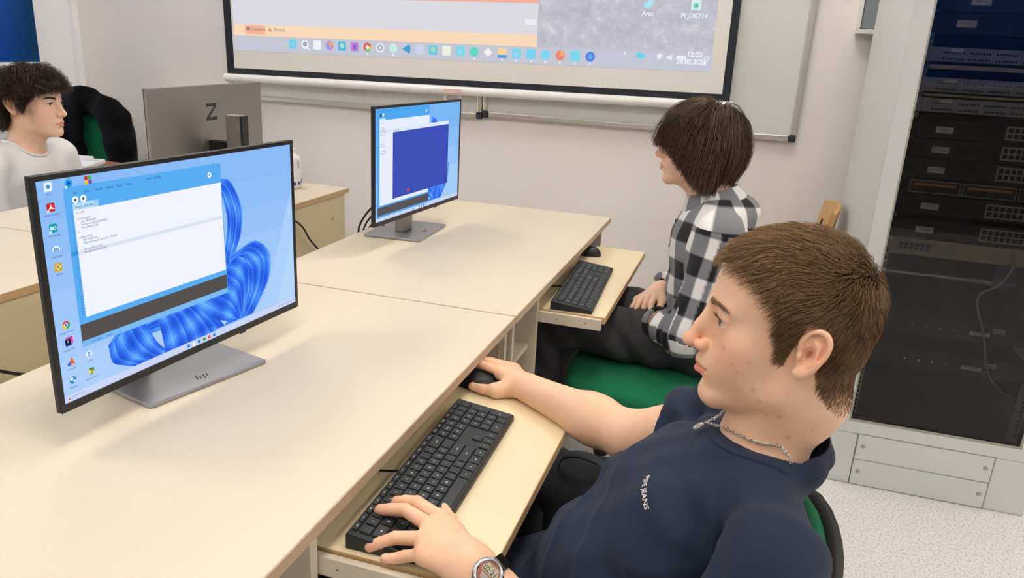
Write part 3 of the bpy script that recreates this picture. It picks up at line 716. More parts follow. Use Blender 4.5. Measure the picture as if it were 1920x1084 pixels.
for z0, z1, words in ((1.358, 1.398, 'topmost grey patch panel, above the wide gap'), (1.274, 1.314, 'middle grey patch panel with rows of small ports'), (1.217, 1.257, 'lowest grey patch panel, just above the black switches')):
    r, Lu = unit('patch_panel', z0, z1, m_devg, words, 'patch panel', group=gpp, depth=.08)
    for i in range(6):
        for j in range(2):
            b = MB(Lu); xa = .492+.068*i; za = z0+.003+.0175*j
            b.box((xa, 2.5520, za), (xa+.062, 2.5533, za+.0155), 0)
            for k in range(8): b.box((xa+.004+.007*k, 2.5514, za+.003), (xa+.0085+.007*k, 2.5519, za+.008), 1)
            b.build('port_block', [m_devg, m_port], r)
    b = MB(Lu); b.box((.515, 2.5506, z0+.027), (.546, 2.5512, z0+.037)); b.build('label', m_label, r)
for z0, z1, x_, words in ((1.495, 1.55, .54, 'dark blanking unit with a paper label, highest one visible'), (1.435, 1.49, .515, 'dark blanking unit with a paper label, above the topmost patch panel')):
    unit('network_switch', z0, z1, m_dev, words, 'network switch', lab=(x_, z0+.018, x_+.05, z0+.037), group=gsw, depth=.12)
for z, h in ((1.338, .012), (1.262, .007)):
    Lu = (.69, 2.56, z); b = MB(Lu); b.box((.468, 2.545, z), (.910, 2.60, z+h)); tag(b.build('cable_guide_bar', m_beige, bevel=.001, loc=Lu), 'thin tan cable guide bar ' + ('under the topmost patch panel' if z > 1.3 else 'under the middle patch panel'), 'cable guide')
r, Lu = unit('fibre_panel', .978, 1.020, m_dev, 'fibre panel with two orange marker strips between black switches', 'fibre panel', depth=.2)
for xa, xb in ((.481, .618), (.624, .765), (.771, .905)):
    b = MB(Lu)
    for a, c_ in (((xa, .980), (xb, .983)), ((xa, 1.015), (xb, 1.018)), ((xa, .983), (xa+.002, 1.015)), ((xb-.002, .983), (xb, 1.015))): b.box((a[0], 2.5500, a[1]), (c_[0], 2.5525, c_[1]))
    b.build('port_frame', m_rail, r)
    b = MB(Lu); b.box((xa+.012, 2.5512, 1.001), (xb-.012, 2.5526, 1.009)); b.build('marker_strip', m_orange, r)
unit('media_converter', .786, .838, m_beige, 'beige flat device with a small black port block under the switches', 'network device', ports=((.484, .803, .575, .825, 6, 2),), x0=.468, x1=.912, depth=.22)
for z0, z1, w_ in ((.535, .60, 'upper'), (.42, .485, 'lower')):
    r, Lu = unit('power_unit', z0, z1, m_dev, w_ + ' black power unit low in the cabinet with a white name plate', 'power unit', depth=.5, group='black power units low in the cabinet')
    b = MB(Lu); b.box((.735, 2.5505, z0+.022), (.79, 2.5520, z0+.034)); q = b.build('name_plate', m_label, r)
    b = MB(Lu); vs, fs = text_shape('FORTRESS', .009); b.add([(.7625+p[0], 2.5502, z0+.028+p[1]) for p in vs], fs); b.build('name_print', m_text, q)
    b = MB(Lu); b.box((.795, 2.5505, z0+.036), (.83, 2.5520, z0+.052)); b.build('sticker', m_beige, r)
    for k in range(4):
        b = MB(Lu); b.cyl((.571+.04*k, 2.5490, z0+.03), (.571+.04*k, 2.5520, z0+.03), .003, n=10); b.build('screw', m_chrome, r)
cb = MB((0,0,0)); cb.tube(bez([(.80, 2.547, .83), (.80, 2.535, .79), (.775, 2.53, .73), (.735, 2.53, .70), (.73, 2.53, .66), (.77, 2.53, .56), (.80, 2.53, .46), (.85, 2.54, .395), (.90, 2.548, .37)], 8), .0035, n=8)
tag(cb.build('network_cable', mat('grey_cable', 'a7a7ab', .5), smooth=True), 'thin pale cable hanging in front of the black power units', 'cable')
hb = MB(); hb.tube(bez([(.455, 2.535, .345), (.50, 2.533, .35), (.515, 2.533, .31), (.47, 2.533, .30), (.455, 2.535, .31)], 6), .006, n=8)
# small grey box on the wall
L = (.40, 3.45, 1.53)
bx = empty('wall_box', L, 'small grey switch box on the wall above left of the cabinet', 'box')
s = MB(L); s.box((.340, 3.395, 1.455), (.50, 3.449, 1.472)); s.box((.340, 3.395, 1.62), (.50, 3.449, 1.637)); s.box((.340, 3.395, 1.4725), (.352, 3.449, 1.6195)); s.box((.488, 3.395, 1.4725), (.50, 3.449, 1.6195)); s.box((.3525, 3.43, 1.473), (.4875, 3.449, 1.619)); s.build('body', m_white, bx, bevel=.002)
s = MB(L); s.box((.354, 3.405, 1.4745), (.486, 3.4295, 1.6175)); s.build('cover', m_greybox, bx, bevel=.004)
# ------------------------------------------------------------------ implicit-surface modelling for bodies and cloth
import openvdb
def smin(a, b, k):
    if k <= 0: return np.minimum(a, b)
    h = np.clip(.5 + .5*(b - a)/k, 0, 1)
    return b + (a - b)*h - k*h*(1 - h)
def smax(a, b, k): return -smin(-a, -b, k)
def nrm(q): return np.sqrt(np.einsum('ij,ij->i', q, q))
F4 = np.float32
def f_cone(P, a, b, ra, rb):
    a = np.asarray(a, P.dtype); b = np.asarray(b, P.dtype); ab = b - a
    q = P - a
    t = np.clip((q @ ab) / P.dtype.type(ab @ ab), 0, 1)
    return nrm(q - t[:, None]*ab) - (P.dtype.type(ra) + P.dtype.type(rb - ra)*t)
def f_ell(P, c, r, R=None):
    q = P - np.asarray(c, P.dtype)
    if R is not None: q = q @ np.asarray(R, P.dtype)          # R columns: local axes
    q = q / np.asarray(r, P.dtype)
    k0 = nrm(q); k1 = nrm(q / np.asarray(r, P.dtype))
    return k0*(k0 - 1)/(k1 + P.dtype.type(1e-9))
def f_sph(P, c, r): return nrm(P - np.asarray(c, P.dtype)) - P.dtype.type(r)
def f_flat(P, a, b, ra, rb, axis, s):
    """tapered capsule squashed by s along axis"""
    ax = np.asarray(axis, float); ax = ax/np.linalg.norm(ax)
    def sq(Q): return Q + np.outer(Q @ ax, ax)*(1/s - 1)
    return f_cone(sq(P.astype(float)), sq(np.atleast_2d(a))[0], sq(np.atleast_2d(b))[0], ra, rb)*min(1, .5*(1+s))
class Node:
    def __init__(s, f, c, rad, k=.01, op='u'): s.f, s.c, s.rad, s.k, s.op = f, np.asarray(c, float), rad, k, op
def cone(a, b, ra, rb, k=.01, op='u'):
    a = np.asarray(a, float); b = np.asarray(b, float)
    return Node(lambda P: f_cone(P, a, b, ra, rb), (a+b)/2, np.linalg.norm(b-a)/2 + max(ra, rb), k, op)
def flat(a, b, ra, rb, axis, s, k=.01):
    a = np.asarray(a, float); b = np.asarray(b, float)
    return Node(lambda P: f_flat(P, a, b, ra, rb, axis, s), (a+b)/2, np.linalg.norm(b-a)/2 + max(ra, rb)*max(1, s), k)
def ell(c, r, R=None, k=.01, op='u'): return Node(lambda P: f_ell(P, c, r, R), c, max(r), k, op)
def chain(pts, rs, k=.01):
    return [cone(pts[i], pts[i+1], rs[i], rs[i+1], k) for i in range(len(pts)-1)]
def axes(x, z=(0, 0, 1)):
    x = np.asarray(x, float); x = x/np.linalg.norm(x); z = np.asarray(z, float); y = np.cross(z, x); y /= np.linalg.norm(y)
    return np.stack([x, y, np.cross(x, y)], 1)
def evalN(nodes, P):
    d = np.full(len(P), 1.0, np.float32)
    for n in nodes:
        v = n.f(P).astype(np.float32)
        if n.op == 'u': d = smin(d, v, n.k)
        elif n.op == 's': d = smax(d, -v, n.k)       # carve
        else: d = smax(d, v, n.k)                    # keep only inside
    return d
def isosurface(nodes, v, disp=None, lo=None, hi=None):
    """points, faces of the zero level; only blocks near the surface are evaluated"""
    U = [n for n in nodes if n.op == 'u']
    if lo is None:
        lo = np.min([n.c - n.rad for n in U], 0) - .01; hi = np.max([n.c + n.rad for n in U], 0) + .01
    B = 8; bs = B*v
    i0 = np.floor(lo/bs).astype(int); i1 = np.ceil(hi/bs).astype(int)
    G = np.stack(np.meshgrid(*[np.arange(i0[k], i1[k]) for k in range(3)], indexing='ij'), -1).reshape(-1, 3)
    ctr = (G + .5)*bs; hd = bs*.87
    near = np.zeros(len(G), bool)
    D = np.full(len(G), 1.0)
    for s in range(0, len(G), 200000): D[s:s+200000] = evalN(nodes, ctr[s:s+200000])
    G = G[np.abs(D) < hd*1.25 + 3*v + (.004 if disp is not None else 0)]
    g = openvdb.FloatGrid(3*v); g.gridClass = openvdb.GridClass.LEVEL_SET
    g.transform = openvdb.createLinearTransform(voxelSize=v)
    idx = np.stack(np.meshgrid(*[np.arange(B)]*3, indexing='ij'), -1).reshape(-1, 3)
    groups = {}
    C_ = np.array([n.c for n in nodes]); Rd = np.array([n.rad + n.k for n in nodes]) + hd + .02; isu = np.array([n.op == 'u' for n in nodes])
    for b in G:
        act = (~isu) | (np.linalg.norm(C_ - (b + .5)*bs, axis=1) < Rd)
        if (act & isu).any(): groups.setdefault(act.tobytes(), [act, []])[1].append(b)
    for act, bl in groups.values():
        an = [n for n, a in zip(nodes, act) if a]
        for s in range(0, len(bl), 64):
            bb = np.array(bl[s:s+64]); P = (((bb*B)[:, None, :] + idx[None]).reshape(-1, 3)*v)
            d = evalN(an, P)
            if disp is not None: d = d + disp(P)
            d = np.clip(d, -3*v, 3*v).astype(np.float32).reshape(len(bb), B, B, B)
            for q, a in zip(bb, d): g.copyFromArray(a, ijk=tuple(int(x) for x in q*B))
    g.signedFloodFill()
    pts, tris, quads = g.convertToPolygons(isovalue=0.0, adaptivity=0.0)
    return np.asarray(pts, float), np.asarray(tris), np.asarray(quads)
def iso_object(name, nodes, v, m, parent=None, disp=None, off=(0, 0, 0), tint=None, uv=None, keep=True, relax=1, post=None):
    P, T, Q = isosurface(nodes, v, disp)
    F = [tuple(int(i) for i in f) for f in Q] + [tuple(int(i) for i in f) for f in T]
    me = bpy.data.meshes.new(name)
    me.from_pydata((P - np.asarray(off)).tolist(), [], [f[::-1] for f in F])
    if keep:                                  # only the largest connected piece
        import bmesh
        bm = bmesh.new(); bm.from_mesh(me); bm.verts.ensure_lookup_table()
        lab = np.full(len(bm.verts), -1); n = 0; sizes = []
        for v0 in bm.verts:
            if lab[v0.index] >= 0: continue
            st = [v0]; lab[v0.index] = n; c = 0
            while st:
                q = st.pop(); c += 1
                for e in q.link_edges:
                    w = e.other_vert(q)
                    if lab[w.index] < 0: lab[w.index] = n; st.append(w)
            sizes.append(c); n += 1
        if n > 1:
            big = int(np.argmax(sizes))
            bmesh.ops.delete(bm, geom=[x for x in bm.verts if lab[x.index] != big], context='VERTS')
        for _ in range(relax):
            bmesh.ops.smooth_vert(bm, verts=bm.verts, factor=.5, use_axis_x=True, use_axis_y=True, use_axis_z=True)
        bmesh.ops.recalc_face_normals(bm, faces=bm.faces)
        bm.to_mesh(me); bm.free()
    me.polygons.foreach_set('use_smooth', [True]*len(me.polygons))
    P = np.zeros(len(me.vertices)*3); me.vertices.foreach_get('co', P); P = P.reshape(-1, 3) + np.asarray(off)
    if tint is not None:
        a = me.color_attributes.new('tint', 'FLOAT_COLOR', 'POINT'); a.data.foreach_set('color', np.concatenate([tint(P), np.ones((len(P), 1))], 1).astype(np.float32).ravel())
    if uv is not None:
        n_l = len(me.loops); vi = np.empty(n_l, np.int32); me.loops.foreach_get('vertex_index', vi)
        fc = np.empty(len(me.polygons)*3); me.polygons.foreach_get('center', fc); fc = fc.reshape(-1, 3) + np.asarray(off)
        lt = np.empty(len(me.polygons), np.int32); me.polygons.foreach_get('loop_total', lt)
        a = me.attributes.new('weave', 'FLOAT_VECTOR', 'CORNER'); a.data.foreach_set('vector', uv(P[vi], np.repeat(fc, lt, axis=0)).astype(np.float32).ravel())
    for q in (m if isinstance(m, (list, tuple)) else [m]): me.materials.append(q)
    me.update()
    o = bpy.data.objects.new(name, me); COL.objects.link(o)
    if parent: o.parent = parent
    return o
def noise3(P, s, seed=0):
    """smooth pseudo noise, -1..1"""
    r = np.random.default_rng(seed); d = 0; 
    for i in range(6):
        k = r.normal(size=3); k /= np.linalg.norm(k); d = d + np.sin(P @ k*s*(.7 + .25*i) + r.uniform(0, 6.28))
    return d/3.2

EAR_RIM = np.array(bez([(-.002, .004, .005), (-.0025, .016, .0075), (.003, .0275, .0088), (.0125, .0335, .0095), (.0225, .0310, .0098), (.0292, .0215, .0097), (.0300, .009, .0090), (.0265, -.005, .0082), (.0205, -.0165, .0072), (.0135, -.0265, .0066)], 3))
EAR_IN = bez([(.0110, .0225, .0085), (.0185, .0150, .0090), (.0207, .0060, .0092), (.0200, -.0040, .0088), (.0140, -.0125, .0082)], 3)
# ---- the head, in its own frame: x forward, y left, z up, origin between the ear openings
def head_local(P, st):
    p = P; ya = np.abs(p[:, 1]); S = np.stack([p[:, 0], ya, p[:, 2]], 1)
    w = st.get('w', 1.0); ez = st.get('ez', .004); nz = st.get('nz', -.004); cz_ = st.get('cz', -.005)
    bk = st.get('bk', 0.0)
    d = f_ell(S, (-.006 + bk*.5, 0, .050), (.096 - bk*.5, .0745*w, .080))
    d = smin(d, f_ell(S, (.034, 0, .055), (.064, .063*w, .056)), .02)
    d = smin(d, f_ell(S, (-.045 + bk*.8, 0, .015), (.050, .058*w, .055)), .03)         # occiput
    d = smin(d, f_ell(S, (.046, 0, -.006), (.047, .059*w, .058)), .025)         # mid face
    d = smin(d, f_sph(S, (.056, .040*w, -.004), .0215), .018)                  # cheekbones
    d = smin(d, f_cone(S, (.006, .0470*w, -.036), (.014, .0435*w, -.058), .015, .015), .028)
    d = smin(d, f_cone(S, (.012, .0445*w, -.056), (.078, .013, -.080+cz_), .0145, .0150), .022)   # jaw
    d = smin(d, f_ell(S, (.045, 0, -.055), (.044, .042*w, .036)), .025)
    d = smin(d, f_sph(S, (.0845, 0, -.0785+cz_), .0160), .014)                     # chin
    d = smin(d, f_ell(S, (.073, 0, -.043), (.0325, .030, .032)), .016)         # muzzle
    d = smin(d, f_cone(S, (.092, .010, .036+ez*.7), (.074, .045, .037+ez*.7), .0095, .008), .014)  # brow
    # eye hollows, lids
    d = smax(d, -f_ell(S, (.099, .032, .016+ez), (.0125, .019, .0125)), .010)
    d = smax(d, -f_ell(S, (.104, .017, .014+ez), (.010, .007, .014)), .008)
    ec = (.0790, .0325, .0165+ez)
    lid = f_sph(S, ec, .0138)
    opening = f_ell(S, (.0935, .0335, .0160+ez), (.020, .0128, .0048))
    lid = smax(lid, -opening, .0015)
    d = smin(d, lid, .0045)
    d = smax(d, -f_ell(S, (.0935, .0335, .0160+ez), (.0125, .0122, .0042)), .0012)
    d = smin(d, f_cone(S, (.0925, .0215, .0265+ez), (.082, .0440, .0225+ez), .0030, .0028), .006)    # upper lid fold
    d = smin(d, f_ell(S, (.052, .031*w, -.030), (.030, .0235, .031)), .02)       # cheek
    # nose
    nd_ = st.get('nose', 0.0)
    d = smin(d, f_cone(S, (.0925, 0, .032), (.1075+nd_*.6, 0, .004+nz*.3), .0072, .0075), .012)
    d = smin(d, f_ell(S, (.0965, 0, .000), (.0125, .0098, .030)), .008)
    d = smin(d, f_cone(S, (.1075+nd_*.6, 0, .004+nz*.3), (.1160+nd_, 0, -.0125+nz), .0070, .0085), .005)
    d = smin(d, f_sph(S, (.1168+nd_, 0, -.0130+nz), .0088), .005)
    d = smin(d, f_ell(S, (.1040, .0125, -.0165+nz*.7), (.0108, .0070, .0080)), .004)
    d = smin(d, f_cone(S, (.112, 0, -.021+nz*.7), (.103, 0, -.026), .0048, .006), .005)
    d = smax(d, -f_ell(S, (.1085, .0065, -.0245+nz*.7), (.0058, .0033, .0040)), .0025)
    d = smax(d, -f_cone(S, (.0965, .0205, -.0125+nz*.7), (.099, .0190, -.0210+nz*.7), .0016, .0014), .004)  # wing crease
    # mouth
    S0 = S; S = S - np.array([0, 0, st.get('mz', -.003)], S.dtype)
    d = smin(d, f_cone(S, (.1040, .0035, -.0400), (.0905, .0215, -.0455), .0062, .0032), .005)
    d = smin(d, f_cone(S, (.1028, 0, -.0528), (.0905, .0195, -.0478), .0072, .0034), .005)
    d = smax(d, -f_cone(S, (.1095, 0, -.0462), (.0945, .0225, -.0462), .0012, .0010), .0030)
    d = smax(d, -f_sph(S, (.1115, 0, -.0340), .0035), .005)                     # philtrum
    d = smax(d, -f_ell(S, (.106, 0, -.0645), (.008, .016, .0045)), .008)         # fold above chin
    S = S0
    # ear
    ang = math.radians(24); ca, sa = math.cos(ang), math.sin(ang)
    q = S - np.array([-.014 + st.get('ex', 0), .0690*w, .004 + st.get('ear', .006)], S.dtype)
    tilt = math.radians(12); ct, s_t = math.cos(tilt), math.sin(tilt)
    bx, up = -q[:, 0], q[:, 2]
    u = bx*ct - up*s_t*0 ; u = bx - .18*up; vv = up
    uu = u*ca + q[:, 1]*sa; ww = -u*sa + q[:, 1]*ca
    E = np.stack([uu, vv, ww], 1)*S.dtype.type(1.07)
    e = f_ell(E, (.013, .002, .0035), (.0170, .0290, .0048))
    hx = EAR_RIM
    for i in range(len(hx) - 1):
        e = smin(e, f_cone(E, hx[i] + np.array([0, 0, .0012]), hx[i+1] + np.array([0, 0, .0012]), .0031, .0031), .002)
    for i in range(len(EAR_IN) - 1):
        e = smin(e, f_cone(E, EAR_IN[i], EAR_IN[i+1], .0026, .0026), .0035)
    e = smax(e, -f_ell(E, (.0098, -.0005, .0095), (.0082, .0125, .0096)), .003)
    e = smax(e, -f_cone(E, (.007, .0250, .0112), (.0235, .0195, .0112), .0022, .0022), .003)
    e = smax(e, -f_cone(E, (.0245, .018, .0108), (.0245, .000, .0105), .0018, .0018), .003)
    e = smin(e, f_ell(E, (.001, -.003, .0085), (.0035, .0060, .0040)), .003)     # tragus
    e = smin(e, f_ell(E, (.0075, -.0245, .0065), (.0085, .0085, .0042)), .004)*S.dtype.type(.93)   # lobe
    near = (S[:, 0] < .03) & (S[:, 0] > -.06) & (S[:, 1] > .045)
    d = np.where(near, smin(d, e, .005), d)
    return d
class Head:
    def __init__(s, T, fwd, pitch=0, roll=0, style=None):
        s.T = np.asarray(T, float); s.st = style or {}
        z = np.array([0, 0, 1.0]); x = np.asarray(fwd, float); x = x/np.linalg.norm(x); y = np.cross(z, x)
        c, q = math.cos(pitch), math.sin(pitch)
        x2 = x*c + z*q; z2 = z*c - x*q
        c, q = math.cos(roll), math.sin(roll)
        y2 = y*c + z2*q; z3 = z2*c - y*q
        s.R = np.stack([x2, y2, z3], 1)
    def L(s, P): return (P - s.T) @ s.R
    def L4(s, P): return ((P - s.T) @ s.R).astype(np.float32)
    def W(s, p): return s.T + np.asarray(p, float) @ s.R.T
    def node(s): return Node(lambda P: head_local(s.L4(P), s.st), s.W((.005, 0, .015)), .150, .035)
    extra = ()
    def skull(s, p):
        d = head_local(p, s.st)
        for n in s.extra: d = smin(d, n.f(s.W(p)), n.k)
        return d
    def neck(s, base, r=.056):
        b = np.asarray(base, float)
        out = [cone(s.W((-.022, 0, -.015)), s.W((-.028, 0, -.075)), r*.98, r*.97, .03), cone(s.W((-.028, 0, -.070)), b, r*.97, r*1.08, .03)]
        lb = s.L(b[None])[0]
        fx = s.st.get('throat', 0.0)
        for sg in (1, -1):   # sternomastoid
            out.append(cone(s.W((-.022, .048*sg, -.030)), s.W((lb[0]+.046-fx, .016*sg, lb[2]-.004)), .012, .009, .022))
        out.append(cone(s.W((.034-fx, 0, -.085)), s.W((lb[0]+.038-fx, 0, lb[2]+.01)), .014, .016, .03))
        return out
def scalp_points(hd, n, region, seed=1):
    """random points on the skull inside region(local) -> bool: local points and normals"""
    r = np.random.default_rng(seed); out = []; c0 = np.array([-.003, 0, .035])
    tot = 0
    while tot < n:
        d = r.normal(size=(n*2, 3)); d /= np.linalg.norm(d, axis=1)[:, None]
        p = c0 + d*.17
        for _ in range(30): p = p - d*np.clip(hd.skull(p), -.02, .05)[:, None]*.9
        ok = region(p); p = p[ok]; out.append(p); tot += len(p)
    p = np.concatenate(out)[:n]
    e = .0015; g = np.stack([hd.skull(p + e*np.eye(3)[i]) - hd.skull(p - e*np.eye(3)[i]) for i in range(3)], 1)
    g /= np.linalg.norm(g, axis=1)[:, None] + 1e-9
    return p, g
def strands_mesh(paths, r0, r1, name, m, parent, off=(0, 0, 0)):
    """paths (n, k, 3): hair strands as thin three-sided tapering tubes, one mesh"""
    n, k, _ = paths.shape
    T = np.gradient(paths, axis=1); T /= np.linalg.norm(T, axis=2)[..., None] + 1e-9
    a = np.cross(T, np.array([.3, .5, .8])); a /= np.linalg.norm(a, axis=2)[..., None] + 1e-9; b = np.cross(T, a)
    rr = np.linspace(r0, r1, k)[None, :, None]
    V = np.stack([paths + (a*math.cos(2*PI*j/3) + b*math.sin(2*PI*j/3))*rr for j in range(3)], 2)   # n,k,3,3
    base = (np.arange(n)*k*3)[:, None, None, None]; i = np.arange(k-1)[None, :, None, None]*3
    j = np.arange(3)[None, None, :, None]; jn = (j + 1) % 3
    F = np.concatenate([base+i+j, base+i+jn, base+i+3+jn, base+i+3+j], -1).reshape(-1, 4)
    me = bpy.data.meshes.new(name)
    V = V.reshape(-1, 3) - np.asarray(off)
    me.vertices.add(len(V)); me.vertices.foreach_set('co', V.astype(np.float32).ravel())
    me.loops.add(F.size); me.loops.foreach_set('vertex_index', F.astype(np.int32).ravel())
    me.polygons.add(len(F)); me.polygons.foreach_set('loop_start', (np.arange(len(F))*4).astype(np.int32)); me.polygons.foreach_set('loop_total', np.full(len(F), 4, np.int32))
    me.polygons.foreach_set('use_smooth', [True]*len(F))
    rnd = np.repeat(np.random.default_rng(5).random(n), k*3)
    at = me.attributes.new('shade', 'FLOAT', 'POINT'); at.data.foreach_set('value', rnd.astype(np.float32))
    me.materials.append(m); me.update(calc_edges=True); me.validate()
    o = bpy.data.objects.new(name, me); COL.objects.link(o)
    if parent: o.parent = parent
    return o
def hair_mat(name, c0, c1, rough=.45):
    m = mat(name, c0, rough, spec=.35); nt = m.node_tree; b = nt.nodes['Principled BSDF']
    a = nd(nt, 'ShaderNodeAttribute', attribute_name='shade'); x = nd(nt, 'ShaderNodeMix', data_type='RGBA')
    x.inputs['A'].default_value = lin(c0); x.inputs['B'].default_value = lin(c1)
    nt.links.new(a.outputs['Fac'], x.inputs['Factor']); nt.links.new(x.outputs['Result'], b.inputs['Base Color'])
    return m
def skin_mat(name, c):
    m = mat(name, c, .48, spec=.35, sss=.18, bump=.10, bscale=900); nt = m.node_tree; b = nt.nodes['Principled BSDF']
    a = nd(nt, 'ShaderNodeAttribute', attribute_name='tint'); x = nd(nt, 'ShaderNodeMix', data_type='RGBA', blend_type='MULTIPLY')
    n = nd(nt, 'ShaderNodeTexNoise', Scale=55.0, Detail=4.0); tc = nd(nt, 'ShaderNodeTexCoord'); nt.links.new(tc.outputs['Object'], n.inputs['Vector'])
    y = nd(nt, 'ShaderNodeMix', data_type='RGBA'); L_ = lin(c)
    y.inputs['A'].default_value = (L_[0]*.94, L_[1]*.88, L_[2]*.85, 1); y.inputs['B'].default_value = (min(1, L_[0]*1.04), min(1, L_[1]*1.08), min(1, L_[2]*1.10), 1)
    nt.links.new(n.outputs['Fac'], y.inputs['Factor']); nt.links.new(y.outputs['Result'], x.inputs['A']); x.inputs['Factor'].default_value = 1
    nt.links.new(a.outputs['Color'], x.inputs['B']); nt.links.new(x.outputs['Result'], b.inputs['Base Color'])
    return m
def face_tint(hd, P, moles=(), extra=None, lip=(.90, .56, .56)):
    t = np.ones((len(P), 3)); p = hd.L(P); ya = np.abs(p[:, 1])
    def mul(w, c): 
        for i in range(3): t[:, i] *= 1 + (c[i]-1)*w
    front = p[:, 0] > .086
    yy = ya/.0225
    mz = hd.st.get('mz', -.003); top = mz-.0372 - .0070*yy**1.5; bot = mz-.0590 + .0105*yy**2
    w = np.clip((top - p[:, 2])/.0015, 0, 1)*np.clip((p[:, 2]-bot)/.0015, 0, 1)*(yy < 1.02)*front
    mul(w, lip)
    w = np.exp(-((p[:, 0]-.118)**2 + (p[:, 2]+.014)**2 + ya**2)/(2*.013**2)); mul(w, (1, .86, .84))
    w = np.exp(-((p[:, 0]-.075)**2 + (p[:, 2]+.016)**2 + (ya-.045)**2)/(2*.02**2)); mul(w, (1, .88, .86))
    w = np.exp(-(((p[:, 0]+.025)/.02)**2 + ((p[:, 2]-.006)/.03)**2 + ((ya-.085)/.013)**2)); mul(w, (1, .84, .82))
    for (x, y, z, r) in moles:
        c_ = p[np.argmin(nrm(p - np.array([x, y, z])))]; dd = nrm(p - c_); mul(np.clip(1.2 - dd/r, 0, .8), (.80, .70, .66))
    if extra is not None: extra(P, mul)
    return t
m_eyew = mat('eye_white', 'cfc6bd', .25, spec=.5)
m_lash = mat('brow_hair', '4a3626', .6)
def eyes(hd, root, off, iris_c, gaze=0.0, name_l='eye'):
    mi = mat('iris', iris_c, .12, spec=.7); mp = mat('pupil', '0b0a0a', .1, spec=.7)
    for sg in (1, -1):
        c = hd.W((.0790, .0325*sg, .0165 + hd.st.get('ez', .004)))
        mb = MB(off); n = 20; rings = []
        g = hd.R @ np.array([math.cos(gaze), math.sin(gaze), 0]); a = hd.R[:, 2]; b = np.cross(g, a)
        prof = [(0, .0124), (.0022, .0126), (.0024, .01255), (.0056, .0116), (.0060, .0111), (.0095, .0079), (.0118, .004), (.0120, 0), (.010, -.007), (0, -.0122)]
        vs = []
        for r_, h in prof:
            for k in range(n):
                t = 2*PI*k/n; vs.append(tuple(c + g*h + (a*math.cos(t) + b*math.sin(t))*r_))
        fs = []; ms = []
        for i in range(len(prof)-1):
            for k in range(n):
                fs.append((i*n+k, i*n+(k+1) % n, (i+1)*n+(k+1) % n, (i+1)*n+k)); ms.append(2 if i < 2 else (1 if i < 4 else 0))
        mb.add(vs, fs); mb.mi = ms
        mb.build(name_l, [m_eyew, mi, mp], root, smooth=True)
def lashes(hd, root, off, m, n=60):
    r = np.random.default_rng(8); ez = hd.st.get('ez', .004); paths = []
    for sg in (1, -1):
        t = np.linspace(0, 1, n); y = .0225 + .0215*t; z = .0160 + ez + .0046*np.sqrt(np.clip(1 - ((y-.0335)/.0128)**2, 0, 1)) + .0004
        p = np.stack([np.full(n, .105), y*sg, z], 1)
        for _ in range(25): p[:, 0] -= np.clip(hd.skull(p), -.01, .02)*.8
        d = np.stack([np.ones(n), sg*(y-.0335)*30, .15 + .1*r.random(n)], 1); d /= nrm(d)[:, None]
        q = np.stack([p + d*.0022*k + np.array([0, 0, .0004*k*k - .0003]) for k in range(-1, 4)], 1)
        paths.append(hd.W(q.reshape(-1, 3)).reshape(n, 5, 3))
    return strands_mesh(np.concatenate(paths), .0002, .00006, 'eyelashes', m, root, off)
def brows(hd, root, off, m, n=260, thick=1.0, arch=.006):
    r = np.random.default_rng(3); paths = []
    for sg in (1, -1):
        t = r.random(n); y = .014 + .034*t; z = .0335 + hd.st.get('ez', .004)*.9 + .0+arch*np.sin(t*2.4) + r.normal(size=n)*.0016*(1-.5*t)*thick
        p = np.stack([np.full(n, .12), y*sg, z], 1)
        for _k in range(20): p[:, 0] -= np.clip(hd.skull(p), -.01, .02)*.8
        d = np.stack([-.25*t, sg*(.5+.5*t), .55 - .8*t], 1); d /= nrm(d)[:, None]
        q = p[:, None, :] + d[:, None, :]*(.0028*np.arange(4))[None, :, None]
        for k in range(1, 4):
            for _j in range(3): q[:, k, 0] -= (hd.skull(q[:, k]) - .0008 - .0003*k)*.8
        paths.append(hd.W(q.reshape(-1, 3)).reshape(n, 4, 3))
    paths = np.concatenate(paths)
    return strands_mesh(np.array(paths), .00028, .0001, 'eyebrows', m, root, off)
# ------------------------------------------------------------------ hands
def finger(pts, r0, r1, k=.0012):
    """pts: knuckle, middle joint, end joint, tip"""
    pts = [np.asarray(p, float) for p in pts]; n = len(pts)
    rs = [r0 + (r1-r0)*i/(n-1) for i in range(n)]
    out = chain(pts, rs, k)
    for i in (1, 2): out.append(Node((lambda c, r: lambda P: f_sph(P, c, r))(pts[i], rs[i]*1.01), pts[i], rs[i]*1.1, .001))
    return out
def hand(wrist, elbow, knuckles, fingers, thumb, up, r_wrist=.024, fr=(.0096, .0077), palm=.0135):
    """knuckles: four (index..little); fingers: for each [mid, end, tip]; thumb: [base, knuckle, joint, tip]"""
    w = np.asarray(wrist, float); up = np.asarray(up, float); up = up/np.linalg.norm(up); N = []
    K = [np.asarray(k, float) for k in knuckles]
    for i, kx in enumerate(K):
        a = w + (kx - K.__getitem__(1))*.38
        N.append(cone(a - up*.003, kx - up*.004, .0155, palm - .0012*(i == 3), .012))
    N.append(cone(K[0] - up*.005, K[3] - up*.004, palm*.86, palm*.78, .010))
    for i, (kx, f) in enumerate(zip(K, fingers)):
        s = (1.0, 1.03, .97, .86)[i]
        N += finger([kx - up*.002] + list(f), fr[0]*s*1.06, fr[1]*s)
    t = [np.asarray(q, float) for q in thumb]
    N += [cone(t[0], t[1], .0165, .0125, .014), cone(t[1], t[2], .0115, .0098, .007), cone(t[2], t[3], .0098, .0078, .004)]
    N.append(cone(w + (np.asarray(K[0])-w)*.25 - up*.004, t[1], .014, .012, .014))
    return N
